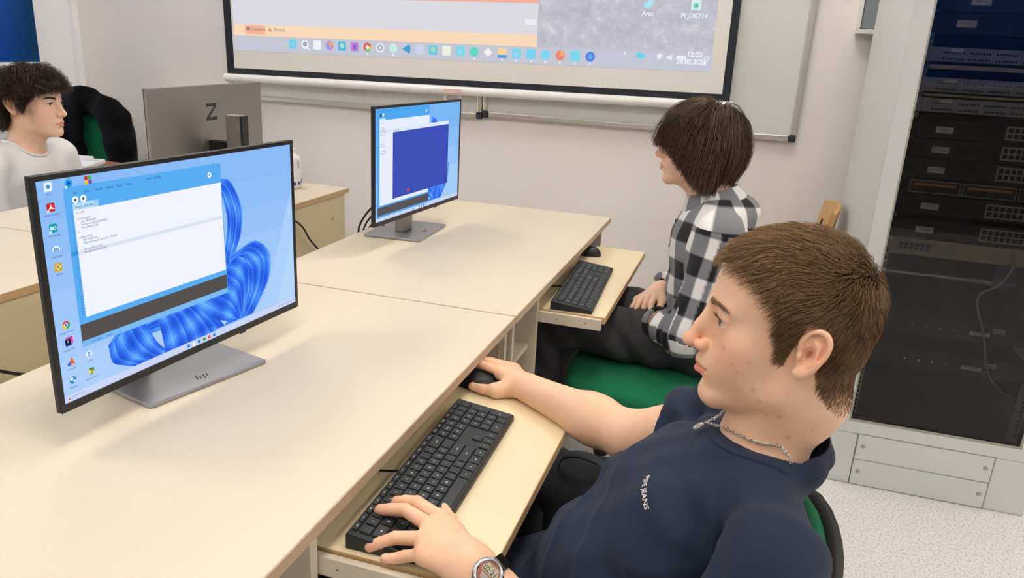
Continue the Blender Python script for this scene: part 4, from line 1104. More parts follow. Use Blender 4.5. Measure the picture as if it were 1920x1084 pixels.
def nails(tips, root, off, m, up, size=.0046):
    """tips: list of (joint before tip, tip, radius)"""
    for a, b, r in tips:
        a = np.asarray(a, float); b = np.asarray(b, float); d = (b-a)/np.linalg.norm(b-a); u = np.asarray(up, float); u = u - d*(u@d); u /= np.linalg.norm(u); s = np.cross(d, u)
        vs = []; n, k = 6, 5
        for i in range(n+1):
            for j in range(k+1):
                t = i/n; q = -1 + 2*j/k; wd = size*(.85 + .15*math.sin(t*PI))*min(1, 1.25*math.sqrt(max(0, 1-(max(0, t-.7)/.45)**2)))
                ang = q*.95*wd/size
                c = b + d*(-size*1.2 + size*2.1*t)
                vs.append(tuple(c + (u*math.cos(ang) + s*math.sin(ang))*(r + .0005 - .0022*max(0, t-.55)**2*6)))
        MB(off).add(vs, [(i*(k+1)+j, i*(k+1)+j+1, (i+1)*(k+1)+j+1, (i+1)*(k+1)+j) for i in range(n) for j in range(k)]).build('fingernail', m, root, smooth=True)
V3 = lambda *p: np.array(p, float)
def lerp(a, b, t): return np.asarray(a, float)*(1-t) + np.asarray(b, float)*t

# ------------------------------------------------------------------ the near student
m_skin1 = skin_mat('skin_near', 'f0c4a2')
m_nail = mat('nail', 'e6b39a', .3, spec=.5)
O1 = (-.05, .95, .0)
P1 = empty('person', O1, 'short-haired boy in navy t-shirt typing at the near keyboard, hand on mouse', 'person')
H1 = Head((.083, .95, 1.006), (-1, -.075, 0), pitch=math.radians(1), style={'bk': .014, 'ex': .012, 'throat': .024, 'nose': .003, 'w': 1.04, 'ez': .0045, 'nz': -.006, 'cz': -.007, 'mz': -.004})
NB1 = V3(.074, .95, .862)
shL, elL, wrL = V3(.085, .775, .795), V3(-.005, .685, .545), V3(-.256, .765, .711)
shR, elR, wrR = V3(.075, 1.115, .820), V3(-.125, 1.185, .708), V3(-.345, 1.312, .703)
pel = V3(-.20, .95, .47)
sp = (NB1 - pel); sp /= np.linalg.norm(sp); fr_ = np.cross(V3(0, 1, 0), sp); fr_ *= (-1 if fr_[0] > 0 else 1)   # up the spine / out of the chest
RT = np.stack([fr_, V3(0, 1, 0), sp], 1)
# left hand on the keyboard
kL = [V3(-.331, .838, .716), V3(-.336, .812, .720), V3(-.333, .788, .716), V3(-.325, .769, .707)]
fL = [[V3(-.376, .861, .7135), V3(-.396, .866, .7075), V3(-.410, .867, .7025)], [V3(-.382, .836, .715), V3(-.406, .838, .7085), V3(-.423, .839, .7025)],
      [V3(-.375, .789, .703), V3(-.394, .785, .693), V3(-.408, .782, .6855)], [V3(-.352, .770, .694), V3(-.367, .769, .687), V3(-.379, .768, .6845)]]
tL = [V3(-.285, .802, .696), V3(-.312, .846, .689), V3(-.332, .876, .687), V3(-.350, .900, .686)]
kR = [V3(-.408, 1.343, .714), V3(-.412, 1.366, .714), V3(-.408, 1.388, .708), V3(-.398, 1.404, .699)]
fR = [[V3(-.455, 1.352, .7165), V3(-.480, 1.354, .712), V3(-.500, 1.355, .707)], [V3(-.460, 1.376, .7160), V3(-.488, 1.378, .711), V3(-.508, 1.378, .706)],
      [V3(-.452, 1.405, .704), V3(-.474, 1.407, .693), V3(-.490, 1.402, .686)], [V3(-.436, 1.424, .694), V3(-.456, 1.426, .687), V3(-.470, 1.422, .684)]]
tR = [V3(-.366, 1.318, .698), V3(-.403, 1.300, .691), V3(-.430, 1.299, .689), V3(-.456, 1.306, .688)]
nk = H1.neck(NB1 + V3(-.006, 0, 0), .0495); H1.extra = nk
nodes = [H1.node()] + nk
nodes += [cone(NB1 - V3(0, 0, .03), shL + V3(.01, .02, -.012), .036, .040, .04), cone(NB1 - V3(0, 0, .03), shR + V3(.01, -.02, -.012), .036, .040, .04)]
nodes += [ell(lerp(NB1, pel, .38), (.065, .12, .10), RT, .05), ell(lerp(NB1, pel, .75), (.075, .115, .13), RT, .05)]
for sh, el, wr in ((shL, elL, wrL), (shR, elR, wrR)):
    nodes += [cone(sh, el, .050, .040, .03), cone(el, lerp(el, wr, .35), .041, .0435, .02), cone(lerp(el, wr, .3), wr, .0435, .0265, .02)]
nodes += [flat(lerp(elL, wrL, .8), lerp(wrL, kL[1], .25), .0275, .025, V3(-.3, -.25, .9), .78, .015), flat(lerp(elR, wrR, .8), lerp(wrR, kR[1], .25), .0275, .025, V3(0, 0, 1), .78, .015)]
nodes += hand(wrL, elL, kL, fL, tL, (0, -.1, 1)); nodes += hand(wrR, elR, kR, fR, tR, (0, 0, 1))
moles = [(.075, .045, -.008, 0.0032), (.066, .050, -.022, 0.0023), (.083, .036, -.030, 0.0019), (.060, .052, -.030, 0.0026), (.052, .053, -.012, 0.0020), (.040, .052, -.050, 0.0029), (.028, .051, -.062, 0.0035), (.005, .055, -.080, 0.0035), (.020, .052, -.085, 0.0029), (-.01, .056, -.11, 0.0038), (.085, .030, .062, 0.0019), (.078, .034, .050, 0.0017)]
def hair1_region(p):
    x, y, z = p[:, 0], np.abs(p[:, 1]), p[:, 2]
    line = np.interp(x, [-.12, -.085, -.068, -.050, -.038, -.028, -.022, -.004, .004, .012, .021, .030, .044, .064, .086, .12], [-.070, -.078, -.076, -.066, -.050, -.030, .047, .048, .020, -.012, -.008, .052, .074, .086, .091, .10])
    ear = ((y > .0785) & (x < .014) & (x > -.045) & (z < .052)) | ((y > .066) & (x < -.002) & (x > -.030) & (z < .044))
    return (z > line + .002*np.sin(x*900 + y*700)) & ~ear
def extra1(P, mul):
    for k_ in list(kL)+list(kR)+[f[0] for f in fL]+[f[0] for f in fR]:
        mul(np.exp(-nrm(P - k_)**2/(2*.009**2))*.8, (1, .90, .86))
    p_ = H1.L(P); rr_ = hair1_region(p_) & (nrm(p_ - np.array([0, 0, .02])) < .17); mul(rr_*np.clip((p_[:, 2]+.085)/.045, .25, 1), (.26, .20, .16))
    for f in fL + fR: mul(np.exp(-nrm(P - f[2])**2/(2*.009**2)), (1, .88, .84))
body1 = iso_object('body', nodes, .0016, m_skin1, P1, off=O1, tint=lambda P: face_tint(H1, P, moles, extra1))
eyes(H1, P1, O1, '59666a', gaze=.22)
lashes(H1, P1, O1, mat('lash_light', '6b523d', .6), n=34)
brows(H1, P1, O1, mat('brow_brown', 'a07d5e', .6), n=260, thick=1.3, arch=.0035)
nails([(f[1], f[2], .0077*s) for f, s in zip(fL, (1, 1.03, .97, .86))] + [(tR[2], tR[3], .0080)], P1, O1, m_nail, (0, -.15, 1))

# cropped hair: an undercoat hugging the scalp and short strands lying forward
m_hair1 = hair_mat('hair_cropped', '46331f', 'a17c54')
pp, gg = scalp_points(H1, 26000, hair1_region)
x, z = pp[:, 0], pp[:, 2]; r = np.random.default_rng(4)
topness = np.clip((z - .03)/.07, 0, 1); ln = (.014 + .011*topness)*(.7 + .55*r.random(len(pp)))
ln *= np.interp(z, [-.09, -.065, -.035, .0], [.14, .26, .6, 1.0])*np.where((x > -.03) & (z < .03), .7, 1.0)
fl = np.stack([1.0*np.ones(len(pp)), .12*np.sign(pp[:, 1])*(1-topness), -.25 - .9*(1-topness)], 1)     # lies forward on top, down and forward at the sides
wb = np.clip((-.035 - x)/.065, 0, 1)[:, None]; wb = wb*wb*(3-2*wb)
fl = fl*(1-wb) + wb*np.stack([.25*np.ones(len(pp)), .1*np.sign(pp[:, 1]), -1.0*np.ones(len(pp))], 1)
fl += .35*np.stack([noise3(pp, 90, 21), noise3(pp, 90, 22), noise3(pp, 90, 23)], 1) + r.normal(size=fl.shape)*.13
fl -= gg*np.einsum('ij,ij->i', fl, gg)[:, None]; fl /= nrm(fl)[:, None]
lift = .30 + .28*topness
paths = []; q = pp - gg*.0002
for k in range(5):
    paths.append(q.copy()); dd = fl*(1 - lift[:, None]*(1 - k*.22)) + gg*(lift*(1 - k*.30))[:, None]; q = q + dd/nrm(dd)[:, None]*(ln/4)[:, None]
paths = H1.W(np.stack(paths, 1).reshape(-1, 3)).reshape(len(pp), 5, 3)
hair1 = strands_mesh(paths, .00036, .00014, 'hair', m_hair1, P1, O1)

# t-shirt
def tshirt_nodes(NB, pel, RT, sh_el, thick=1.0, slv=.62):
    N = [ell(lerp(NB, pel, .34), (.100*thick, .165, .128), RT, .04), ell(lerp(NB, pel, .62), (.108*thick, .150, .15), RT, .06), ell(lerp(NB, pel, .98), (.120*thick, .165, .13), RT, .06)]
    return N
sh1 = tshirt_nodes(NB1, pel, RT, None)
sh1 += [cone(NB1 - sp*.045 + V3(.02, -.03, 0), lerp(NB1, shL, .85) + V3(0, 0, -.006), .040, .056, .03), cone(NB1 - sp*.030 + V3(.02, .03, 0), lerp(NB1, shR, .85) + V3(0, 0, .002), .046, .056, .03)]
for sh, el, t in ((shL, elL, .66), (shR, elR, .62)):
    hem = lerp(sh, el, t)
    sh1 += [cone(sh, hem + (el-sh)*.15, .064, .060, .014)]
for sh, el, t in ((shL, elL, .66), (shR, elR, .62)):
    hem = lerp(sh, el, t); d = (el-sh)/np.linalg.norm(el-sh)
    # cut the sleeve end square: remove a capsule-shaped region beyond the hem
    sh1.append(Node((lambda hem, d: lambda P: np.maximum(-((P - hem) @ d), nrm(P - hem - d*.08) - .115))(hem, d), hem + d*.08, .13, .002, 's'))
# neck opening
n_ax = V3(-.29, 0, .957); n_ax /= np.linalg.norm(n_ax)
neck_c = V3(.083, .948, .868); RN = .0655
sh1.insert(0, ell(NB1 - sp*.055 + V3(.004, 0, 0), (.052, .125, .06), RT, .05))
sh1.insert(0, ell(V3(.106, .95, .850), (.054, .064, .048), None, .035))
sh1.append(cone(neck_c - n_ax*.005, neck_c + n_ax*.30, RN, RN, .006, 's'))
def folds1(P):
    q = (P - NB1) @ RT; u, y, s = q[:, 0], q[:, 1], q[:, 2]
    f = .0055*np.sin(48*s + 18*y + 2.2*noise3(P, 9, 1)) * np.clip((-s - .12)/.15, 0, 1)
    f += .0050*noise3(P, 24, 2) + .0030*noise3(P, 55, 3) + .0035*np.sin(38*(y*.8 + u*1.2) + 20*s + 2.5*noise3(P, 14, 6))*np.clip((-s - .05)/.1, 0, 1)
    q_ = 24*y - 30*s + 14*u + 2.2*noise3(P, 11, 8); f -= .0065*(1 - np.abs(np.sin(q_)))**2.5*np.clip((-s - .13)/.12, 0, 1)
    for sh in (shL, shR):      # creases radiating from the armpits
        dd = P - (sh + V3(-.055, 0, -.05)); rr = nrm(dd); ang = np.arctan2(dd[:, 2], -dd[:, 0])
        f += .0042*np.sin(ang*9 + 1.5*noise3(P, 20, 7))*np.exp(-((rr-.085)/.05)**2)*np.clip((rr-.03)/.04, 0, 1)
    return f
m_navy = mat('navy_jersey', '12223a', .85, noise=.10, nscale=500, bump=.25, bscale=1500, sheen=.03)
shirt1 = iso_object('t_shirt', sh1, .0030, m_navy, P1, disp=folds1, off=O1)
def to_surface(nodes, p, d, disp=None, n=40):
    p = np.array(p, float); d = np.asarray(d, float); d = d/np.linalg.norm(d)
    for _ in range(n):
        v = evalN(nodes, p) + (disp(p) if disp else 0); p = p + d*np.clip(v, -.02, .02)[:, None]*.8
    return p
# ribbed collar: a band swept round the neck opening
b1_ = np.cross(n_ax, V3(0, 1, 0)); b1_ /= np.linalg.norm(b1_)
ring = []
for k in range(64):
    a = 2*PI*k/64; e = b1_*math.cos(a) + V3(0, 1, 0)*math.sin(a)
    ring.append(neck_c + e*(RN+.001))
ring = np.array(ring); nonc = [n for n in sh1 if n.op == 'u']
low = ring - n_ax*.08; hit = ring + n_ax*.08
for _ in range(60): hit = hit - n_ax*np.clip(evalN(nonc, hit), -.01, .01)[:, None]*.8
fl_ = nrm(hit - ring) > .085; hit[fl_] = ring[fl_] - n_ax*.004
hit2 = hit + (hit - neck_c - np.outer((hit - neck_c) @ n_ax, n_ax))*.20
for _ in range(60): hit2 = hit2 - n_ax*np.clip(evalN(nonc, hit2) + folds1(hit2), -.01, .01)[:, None]*.8
rad = ring - neck_c; rad /= nrm(rad)[:, None]
bad = nrm(hit2 - hit) > .026; hit2[bad] = hit[bad] + rad[bad]*.004 - n_ax*.018
cb = MB(O1); vs = []; n_r = 64
for k in range(n_r):
    a, b = hit[k], hit2[k]; o_ = (b - a)
    for t, h in ((0, -.004), (0, .0022), (.3, .0036), (.7, .0036), (1.0, .0024), (1.0, -.003)): vs.append(tuple(a + o_*t + n_ax*h))
cb.add(vs, [(k*6+i, k*6+i+1, ((k+1) % n_r)*6+i+1, ((k+1) % n_r)*6+i) for k in range(n_r) for i in range(5)])
cb.build('collar', m_navy, shirt1, smooth=True, loc=(0, 0, 0))
# lettering on the chest

def place_on(nodes, disp, pts, d, lift):
    p = to_surface(nodes, pts, d, disp); dd = np.asarray(d, float)/np.linalg.norm(d)
    return p - dd*lift
f_out = fr_                                       # out of the chest
m_print = mat('shirt_print', 'e9e6df', .8)
def chest_text(body, c, right, up, size, name, m, parent, off):
    """flat lettering pressed onto the shirt around c; right/up: reading directions"""
    vs, fs = text_shape(body, size, bold=size*.012)
    right = np.asarray(right, float); up = np.asarray(up, float)
    P = np.array([c + right*v[0] + up*v[1] for v in vs]) + f_out*.06
    P = place_on(sh1, folds1, P, -f_out, .0024)
    MB(off).add(P.tolist(), fs).build(name, m, parent)
lc = V3(-.0565, .856, .805); tr_ = V3(.08, -.92, -.37); tr_ /= np.linalg.norm(tr_); tu_ = np.cross(f_out, tr_); tu_ /= np.linalg.norm(tu_)
chest_text('PEPE JEANS', lc, tr_, tu_, .0098, 'lettering', m_print, shirt1, O1)
# necklace: a curb chain with an oval medal
def cover(p):
    return np.minimum(evalN(nodes, p), evalN(sh1, p) + folds1(p) - .0046)
def drop(pts, lift):
    p = np.array(pts, float)
    for _ in range(40):
        d = cover(p); e = .002; g = np.stack([cover(p + e*np.eye(3)[i]) - d for i in range(3)], 1); g /= nrm(g)[:, None] + 1e-9
        p = p - g*np.clip(d - lift, -.004, .01)[:, None]*.6
        q = p.copy()
        if len(p) > 5: q[1:-1] = .5*p[1:-1] + .25*(p[:-2] + p[2:])
        p = q
    return p
loop = bez([(.128, .985, .89), (.110, 1.020, .885), (.07, 1.037, .875), (.038, 1.024, .862), (.014, 1.002, .845), (-.006, .965, .838), (.034, .90, .856), (.072, .876, .864), (.098, .866, .871), (.114, .866, .872), (.124, .876, .872), (.130, .91, .878), (.130, .95, .885)], 24)
loop = np.array(loop); seg = np.r_[0, np.cumsum(nrm(np.diff(loop, axis=0)))]
m_silverch = mat('silver_chain', 'c3c0b8', .22, 1)
tt = np.arange(.0, seg[-1], .0038); lp = np.stack([np.interp(tt, seg, loop[:, i]) for i in range(3)], 1); raw = lp - n_ax*.024; lp = drop(lp, .0024)
for _ in range(3):
    for _k in range(4): lp[1:-1] = .5*lp[1:-1] + .25*(lp[:-2] + lp[2:])
    lp = drop(lp, .0024)
bk = np.clip((raw[:, 0]-.102)/.012, 0, 1)[:, None]; lp = lp*(1-bk) + raw*bk
neckl = empty('necklace', (0, 0, 0)); neckl.parent = P1
ch = MB(O1)
for k in range(1, len(lp)-1):
    if bk[k, 0] > .2 and lp[k, 1] < .955: continue
    t = lp[k+1]-lp[k-1]; t /= np.linalg.norm(t) + 1e-9; u = n_ax - t*(n_ax @ t); u /= np.linalg.norm(u); s_ = np.cross(t, u)
    tw = .55 if k % 2 else -.55; a_ = s_*math.cos(tw) + u*math.sin(tw)
    path = [tuple(lp[k] + t*.0032*math.cos(x_) + a_*.0021*math.sin(x_)) for x_ in np.linspace(0, 2*PI, 9)]
    ch.tube(path, .00062, n=5, caps=False)
ch.build('chain', m_silverch, neckl, smooth=True)
pc = lp[int(np.argmin(lp[:, 0]))]; pd = drop([pc + V3(-.010, -.010, -.007)], .0016)[0]
t = (pd-pc)/np.linalg.norm(pd-pc); u = n_ax - t*(n_ax @ t); u /= np.linalg.norm(u); s_ = np.cross(t, u)
md = MB(O1); c_ = pc + t*.0125 + u*.0006
for h, sc_ in ((0, 1), (.0012, 1), (.0012, .86), (.0009, .84), (.0009, .01)): pass
rings = [(0, .95), (.0004, 1), (.0012, 1), (.0014, .9), (.0010, .82), (.0011, .05)]
vs = [tuple(c_ + u*h + t*.0085*sc_*math.cos(2*PI*k/24) + s_*.0058*sc_*math.sin(2*PI*k/24)) for h, sc_ in rings for k in range(24)]
md.add(vs, [(i*24+k, i*24+(k+1) % 24, (i+1)*24+(k+1) % 24, (i+1)*24+k) for i in range(5) for k in range(24)])
md.tube([tuple(c_ - t*.0085 + u*.0006), tuple(c_ - t*.012 + u*.0012)], .0008, n=6)
md.build('medal', mat('medal_silver', 'a9a498', .35, 1, noise=.35, nscale=500), neckl, smooth=True)
# trousers
m_trous1 = mat('black_trousers', '12141a', .85, bump=.3, bscale=800)
tn = [ell(pel + V3(.02, 0, -.035), (.13, .165, .10), None, .04)]
for s_ in (-1, 1):
    hip, kn, an = pel + V3(-.02, .09*s_, -.03), V3(-.585, .95 + .13*s_, .515), V3(-.60, .95 + .14*s_, .10)
    tn += [cone(hip, kn, .085, .068, .03), cone(kn, an, .066, .055, .03)]
iso_object('trousers', tn, .008, m_trous1, P1, disp=lambda P: .004*noise3(P, 40, 5), off=O1)
for s_ in (-1, 1):      # shoes on the floor
    sn = [cone((-.59, .95 + .14*s_, .055), (-.70, .95 + .15*s_, .042), .045, .036, .02), cone((-.585, .95 + .14*s_, .10), (-.59, .95 + .14*s_, .05), .046, .046, .02), Node(lambda P: -(P[:, 2] - .002), (0, 0, 0), 9, .002, 'i')]
    iso_object('shoe', sn, .006, m_black, P1, off=O1)

# wristwatch
ax_ = (elL - wrL)/np.linalg.norm(elL - wrL)
wc = wrL + ax_*.022
upw = V3(-.36, -.22, .92); upw -= ax_*(upw @ ax_); upw /= np.linalg.norm(upw); sd = np.cross(upw, ax_)
Wm = np.stack([sd, -ax_, upw], 1)                      # x across the wrist, y towards the hand, z out of the dial
def wpt(p): return tuple(wc + Wm @ np.asarray(p, float))
m_strap = mat('strap_rubber', '0c0d0e', .85, spec=.15); m_case = mat('watch_steel', 'b9bcc0', .22, 1); m_lcd = mat('lcd', 'b9b79c', .25); m_dial = mat('dial_ring', 'a8a09a', .3, .8); m_copper = mat('dial_copper', '9a5f4c', .35, .6)
strap = MB(O1); n = 44; vs = []
for k in range(n+1):
    a = math.radians(122) - math.radians(244+180-0)*0 + 2*PI*k/n
    rx, rz = .0335, .0285; c_, s_ = math.cos(a), math.sin(a)
    for (yy, dr) in ((-.0095, 0), (-.0095, .0028), (.0095, .0028), (.0095, 0)):
        vs.append(wpt(((rx+dr + .0006*(k % 2))*c_, yy, (rz+dr+.0006*(k % 2))*s_ - .002)))
strap.add(vs, [(k*4+i, k*4+(i+1) % 4, (k+1)*4+(i+1) % 4, (k+1)*4+i) for k in range(n) for i in range(4)])
watch = empty('wristwatch', (0, 0, 0)); watch.parent = P1
strap.build('strap', m_strap, watch)
def wl(mb, prof, n=40, mi=0, sx=1.0):
    vs = []
    for r_, h in prof:
        for k in range(n): vs.append(wpt((r_*math.cos(2*PI*k/n)*sx, r_*math.sin(2*PI*k/n), .0252 + h)))
    fs = [(i*n+k, i*n+(k+1) % n, (i+1)*n+(k+1) % n, (i+1)*n+k) for i in range(len(prof)-1) for k in range(n)]
    fs.append(tuple((len(prof)-1)*n+k for k in range(n))); mb.add(vs, fs, mi); return mb
wl(MB(O1), [(.0165, 0), (.0198, .001), (.0202, .005), (.0190, .0085), (.0172, .0100), (.0150, .0098), (.0146, .0088)]).build('case', m_case, watch, smooth=True)
wl(MB(O1), [(.0146, .0086), (.0140, .0089), (.0001, .0089)]).build('dial', m_copper, watch)
def wpoly(pts, h, m, name):
    mb = MB(O1); mb.add([wpt((x_, y_, .0252+h)) for x_, y_ in pts], [tuple(range(len(pts)))]); return mb.build(name, m, watch)
th_ = math.radians(-83)
def rot(pts): return [(x_*math.cos(th_) - y_*math.sin(th_), x_*math.sin(th_) + y_*math.cos(th_)) for x_, y_ in pts]
wpoly(rot([(-.0105, -.0015), (.0105, -.0015), (.0115, .004), (.0075, .0105), (-.0075, .0105), (-.0115, .004)]), .0091, m_lcd, 'display')
wpoly(rot([(-.0085, -.0030), (.0085, -.0030), (.0055, -.0105), (-.0055, -.0105)]), .0091, m_dial, 'lower_plate')
vs, fs = text_shape('02:21', .0090, bold=.0001)
MB(O1).add([wpt((*rot([(v[0], v[1]+.0025)])[0], .0252+.0093)) for v in vs], fs).build('digits', m_text, watch)
vs, fs = text_shape('TH 28', .0034)
MB(O1).add([wpt((*rot([(v[0], v[1]+.0082)])[0], .0252+.0093)) for v in vs], fs).build('small_digits', m_text, watch)
for a in (45, 135, 225, 315):
    mb = MB(O1); a = math.radians(a); mb.cyl(wpt((.0178*math.cos(a), .0178*math.sin(a), .0337)), wpt((.0178*math.cos(a), .0178*math.sin(a), .0355)), .0016, n=10); mb.build('case_screw', m_chrome, watch)
for s_ in (-1, 1):
    mb = MB(O1); mb.box((0, 0, 0), (1, 1, 1)); mb.v = [tuple(np.array(wpt((-.0105 + .021*v_[0]*1.0, .0, 0))) * 0 + np.array(wpt((s_*(.0165 + .006*v_[0]), -.0105 + .021*v_[1], .0232 - .005*v_[0] + .0050*v_[2]))) - np.array(O1)) for v_ in [(p[0]+O1[0], p[1]+O1[1], p[2]+O1[2]) for p in mb.v]]
    mb.build('lug', m_case, watch, bevel=.001)
# ------------------------------------------------------------------ longer hair
def grow(hd, p, g, crown, nst, step, off, curl, cut, seed, fwd=0.0, stiff=.55, down=.5, K=10, curl_f=70, hug=.3, fo=1.0, clump=.3):
    """strands leave the crown, run over the skull and fall; returns resampled paths in world space"""
    r = np.random.default_rng(seed); n = len(p)
    t = p - np.asarray(crown); t -= g*np.einsum('ij,ij->i', t, g)[:, None]; t /= nrm(t)[:, None] + 1e-6
    t = t + np.array([fwd, 0, 0]) + r.normal(size=(n, 3))*.15
    o = off*(.35 + .9*r.random(n))*np.interp(p[:, 0], [.03, .085], [1.0, fo])
    v = t*.75 + g*.55; v /= nrm(v)[:, None]
    ph = r.uniform(0, 1.2, n) + 5*noise3(p, 55, seed)
    o = o*(1 + clump*noise3(p, 75, seed+1))
    P = [p.copy()]; q = p.copy(); alive = np.ones(n, bool); ax = np.cross(v, g)
    jit = r.normal(size=n)*.006
    for k in range(nst):
        v = v*stiff + (1-stiff)*(v*.4 + np.array([0, 0, -1.0])*down + t*.35); v /= nrm(v)[:, None]
        w = v + (ax*np.sin(ph + k*step*curl_f)[:, None] + g*np.cos(ph*1.7 + k*step*curl_f)[:, None])*curl
        q2 = q + w*step
        d = hd.skull(q2); e = .002
        gr = np.stack([hd.skull(q2 + e*np.eye(3)[i]) - d for i in range(3)], 1); gr /= nrm(gr)[:, None] + 1e-9
        push = np.clip(o - d, 0, .02); pull = np.clip(d - o*1.15, 0, .02)*hug; q2 = q2 + gr*(push*.6 - pull)[:, None]
        alive &= (q[:, 2] > cut(q) + jit)
        q = np.where(alive[:, None], q2, q); P.append(q.copy())
    P = np.stack(P, 1); s = np.concatenate([np.zeros((n, 1)), np.cumsum(np.sqrt(((P[:, 1:]-P[:, :-1])**2).sum(2)), 1)], 1)
    out = np.empty((n, K, 3)); 
    for i in range(n):
        tt = np.linspace(0, s[i, -1], K)
        for c in range(3): out[i, :, c] = np.interp(tt, s[i], P[i, :, c])
    return hd.W(out.reshape(-1, 3)).reshape(n, K, 3)

# ------------------------------------------------------------------ the plaid-shirt student
O2 = (-.05, 2.2, 0)
P2 = empty('person', O2, 'long-haired student in black and white plaid shirt with hands in lap', 'person')
m_skin2 = skin_mat('skin_far', 'ecc6aa')
H2 = Head((-.122, 2.2, 1.084), (-1, .02, 0), pitch=0, style={'nose': .001, 'w': 1.0, 'ez': .004, 'nz': -.003, 'cz': -.002})
NB2 = V3(-.070, 2.2, .945); pel2 = V3(-.03, 2.2, .545)
sh2 = {s: V3(-.035, 2.2 + .175*s, .885) for s in (-1, 1)}
el2 = {-1: V3(-.085, 1.975, .625), 1: V3(-.07, 2.425, .645)}
wr2 = {-1: V3(-.205, 2.085, .612), 1: V3(-.198, 2.245, .660)}
nk2 = H2.neck(NB2, .052)
nd2 = [H2.node()] + nk2 + [cone(NB2 - V3(0, 0, .03), sh2[s], .04, .04, .04) for s in (-1, 1)] + [ell(lerp(NB2, pel2, .35), (.08, .14, .13), None, .04), ell(lerp(NB2, pel2, .8), (.08, .13, .15), None, .05)]
for s in (-1, 1): nd2 += [cone(sh2[s], el2[s], .042, .034, .02), cone(el2[s], wr2[s], .036, .024, .02)]
k2 = [V3(-.200, 2.160, .664), V3(-.218, 2.152, .661), V3(-.236, 2.152, .654), V3(-.250, 2.160, .645)]
f2 = [[V3(-.203, 2.122, .648), V3(-.206, 2.108, .628), V3(-.208, 2.102, .610)], [V3(-.222, 2.112, .645), V3(-.224, 2.098, .622), V3(-.224, 2.094, .600)],
      [V3(-.243, 2.116, .636), V3(-.244, 2.102, .614), V3(-.242, 2.098, .595)], [V3(-.260, 2.130, .627), V3(-.261, 2.118, .608), V3(-.258, 2.114, .592)]]
nd2 += hand(wr2[1], el2[1], k2, f2, [V3(-.190, 2.205, .656), V3(-.178, 2.165, .652), V3(-.180, 2.138, .640), V3(-.186, 2.118, .628)], (-.2, -.3, .9), fr=(.0088, .0070))
kl = [V3(-.285, 2.10, .585), V3(-.288, 2.122, .585), V3(-.286, 2.142, .583), V3(-.280, 2.16, .580)]
nd2 += hand(wr2[-1], el2[-1], kl, [[kx + V3(-.03, .01, -.02), kx + V3(-.035, .015, -.045), kx + V3(-.03, .018, -.062)] for kx in kl], [V3(-.225, 2.11, .60), V3(-.255, 2.135, .60), V3(-.275, 2.15, .598), V3(-.29, 2.165, .595)], (0, 0, 1))
def sc2(p): 
    x, y, z = p[:, 0], np.abs(p[:, 1]), p[:, 2]
    return z > np.interp(x, [-.12, -.085, -.05, -.03, .0, .02, .05, .07, .09, .12], [-.05, -.06, -.05, .0, .01, .02, .06, .075, .085, .1])
def ex2(P, mul):
    p = H2.L(P); mul((sc2(p) & (nrm(p) < .17))*1.0, (.16, .13, .12))
iso_object('body', nd2, .0026, m_skin2, P2, off=O2, tint=lambda P: face_tint(H2, P, (), ex2))
eyes(H2, P2, O2, '4a3a2c'); lashes(H2, P2, O2, m_lash); brows(H2, P2, O2, m_lash)
pp, gg = scalp_points(H2, 6500, lambda p: sc2(p) & ~((np.abs(p[:, 1]) > .075) & (p[:, 2] < .04)), 2)
def cut2(q):
    x = q[:, 0]
    return np.interp(x, [-.14, -.09, -.04, .00, .03, .055, .075, .095, .13], [-.098, -.104, -.104, -.088, -.056, -.028, -.004, .012, .020])
m_hair2 = hair_mat('hair_dark_brown', '2b1f18', '6e5442', .38)
strands_mesh(grow(H2, pp, gg, (-.035, 0, .125), 34, .0085, .019, .12, cut2, 6, fwd=.25, down=.75, K=11, curl_f=30, hug=.28, fo=.45), .00085, .00025, 'hair', m_hair2, P2, O2)
# plaid overshirt
m_plaid = mat('plaid_flannel', 'cccccc', .9, bump=.2, bscale=900, sheen=.1)
nt = m_plaid.node_tree; b = nt.nodes['Principled BSDF']; at = nd(nt, 'ShaderNodeAttribute', attribute_name='weave'); sx = nd(nt, 'ShaderNodeSeparateXYZ'); nt.links.new(at.outputs['Vector'], sx.inputs[0])
bands = []
for ax_n in ('X', 'Y'):
    d_ = nd(nt, 'ShaderNodeMath', operation='MULTIPLY'); d_.inputs[1].default_value = 1/.108; nt.links.new(sx.outputs[ax_n], d_.inputs[0])
    pp_ = nd(nt, 'ShaderNodeMath', operation='PINGPONG'); pp_.inputs[1].default_value = .5; nt.links.new(d_.outputs[0], pp_.inputs[0])
    mr = nd(nt, 'ShaderNodeMapRange'); mr.inputs['From Min'].default_value = .225; mr.inputs['From Max'].default_value = .275; nt.links.new(pp_.outputs[0], mr.inputs['Value']); bands.append(mr)
ad = nd(nt, 'ShaderNodeMath', operation='ADD'); nt.links.new(bands[0].outputs[0], ad.inputs[0]); nt.links.new(bands[1].outputs[0], ad.inputs[1])
hf = nd(nt, 'ShaderNodeMath', operation='MULTIPLY'); hf.inputs[1].default_value = .5; nt.links.new(ad.outputs[0], hf.inputs[0])
cr = nd(nt, 'ShaderNodeValToRGB'); e = cr.color_ramp.elements; e[0].position = .0; e[0].color = lin('101116'); e[1].position = 1.0; e[1].color = lin('e9e8e6'); q_ = e.new(.5); q_.color = lin('7c7d82')
nt.links.new(hf.outputs[0], cr.inputs[0]); nt.links.new(cr.outputs[0], b.inputs['Base Color'])
pn = [ell(lerp(NB2, pel2, .30), (.118, .175, .14), None, .04), ell(lerp(NB2, pel2, .68), (.120, .165, .15), None, .06), ell(pel2 + V3(-.005, 0, .025), (.130, .170, .085), None, .05)]
pn += [ell(V3(-.02, 2.2, .925), (.075, .095, .055), None, .04)]
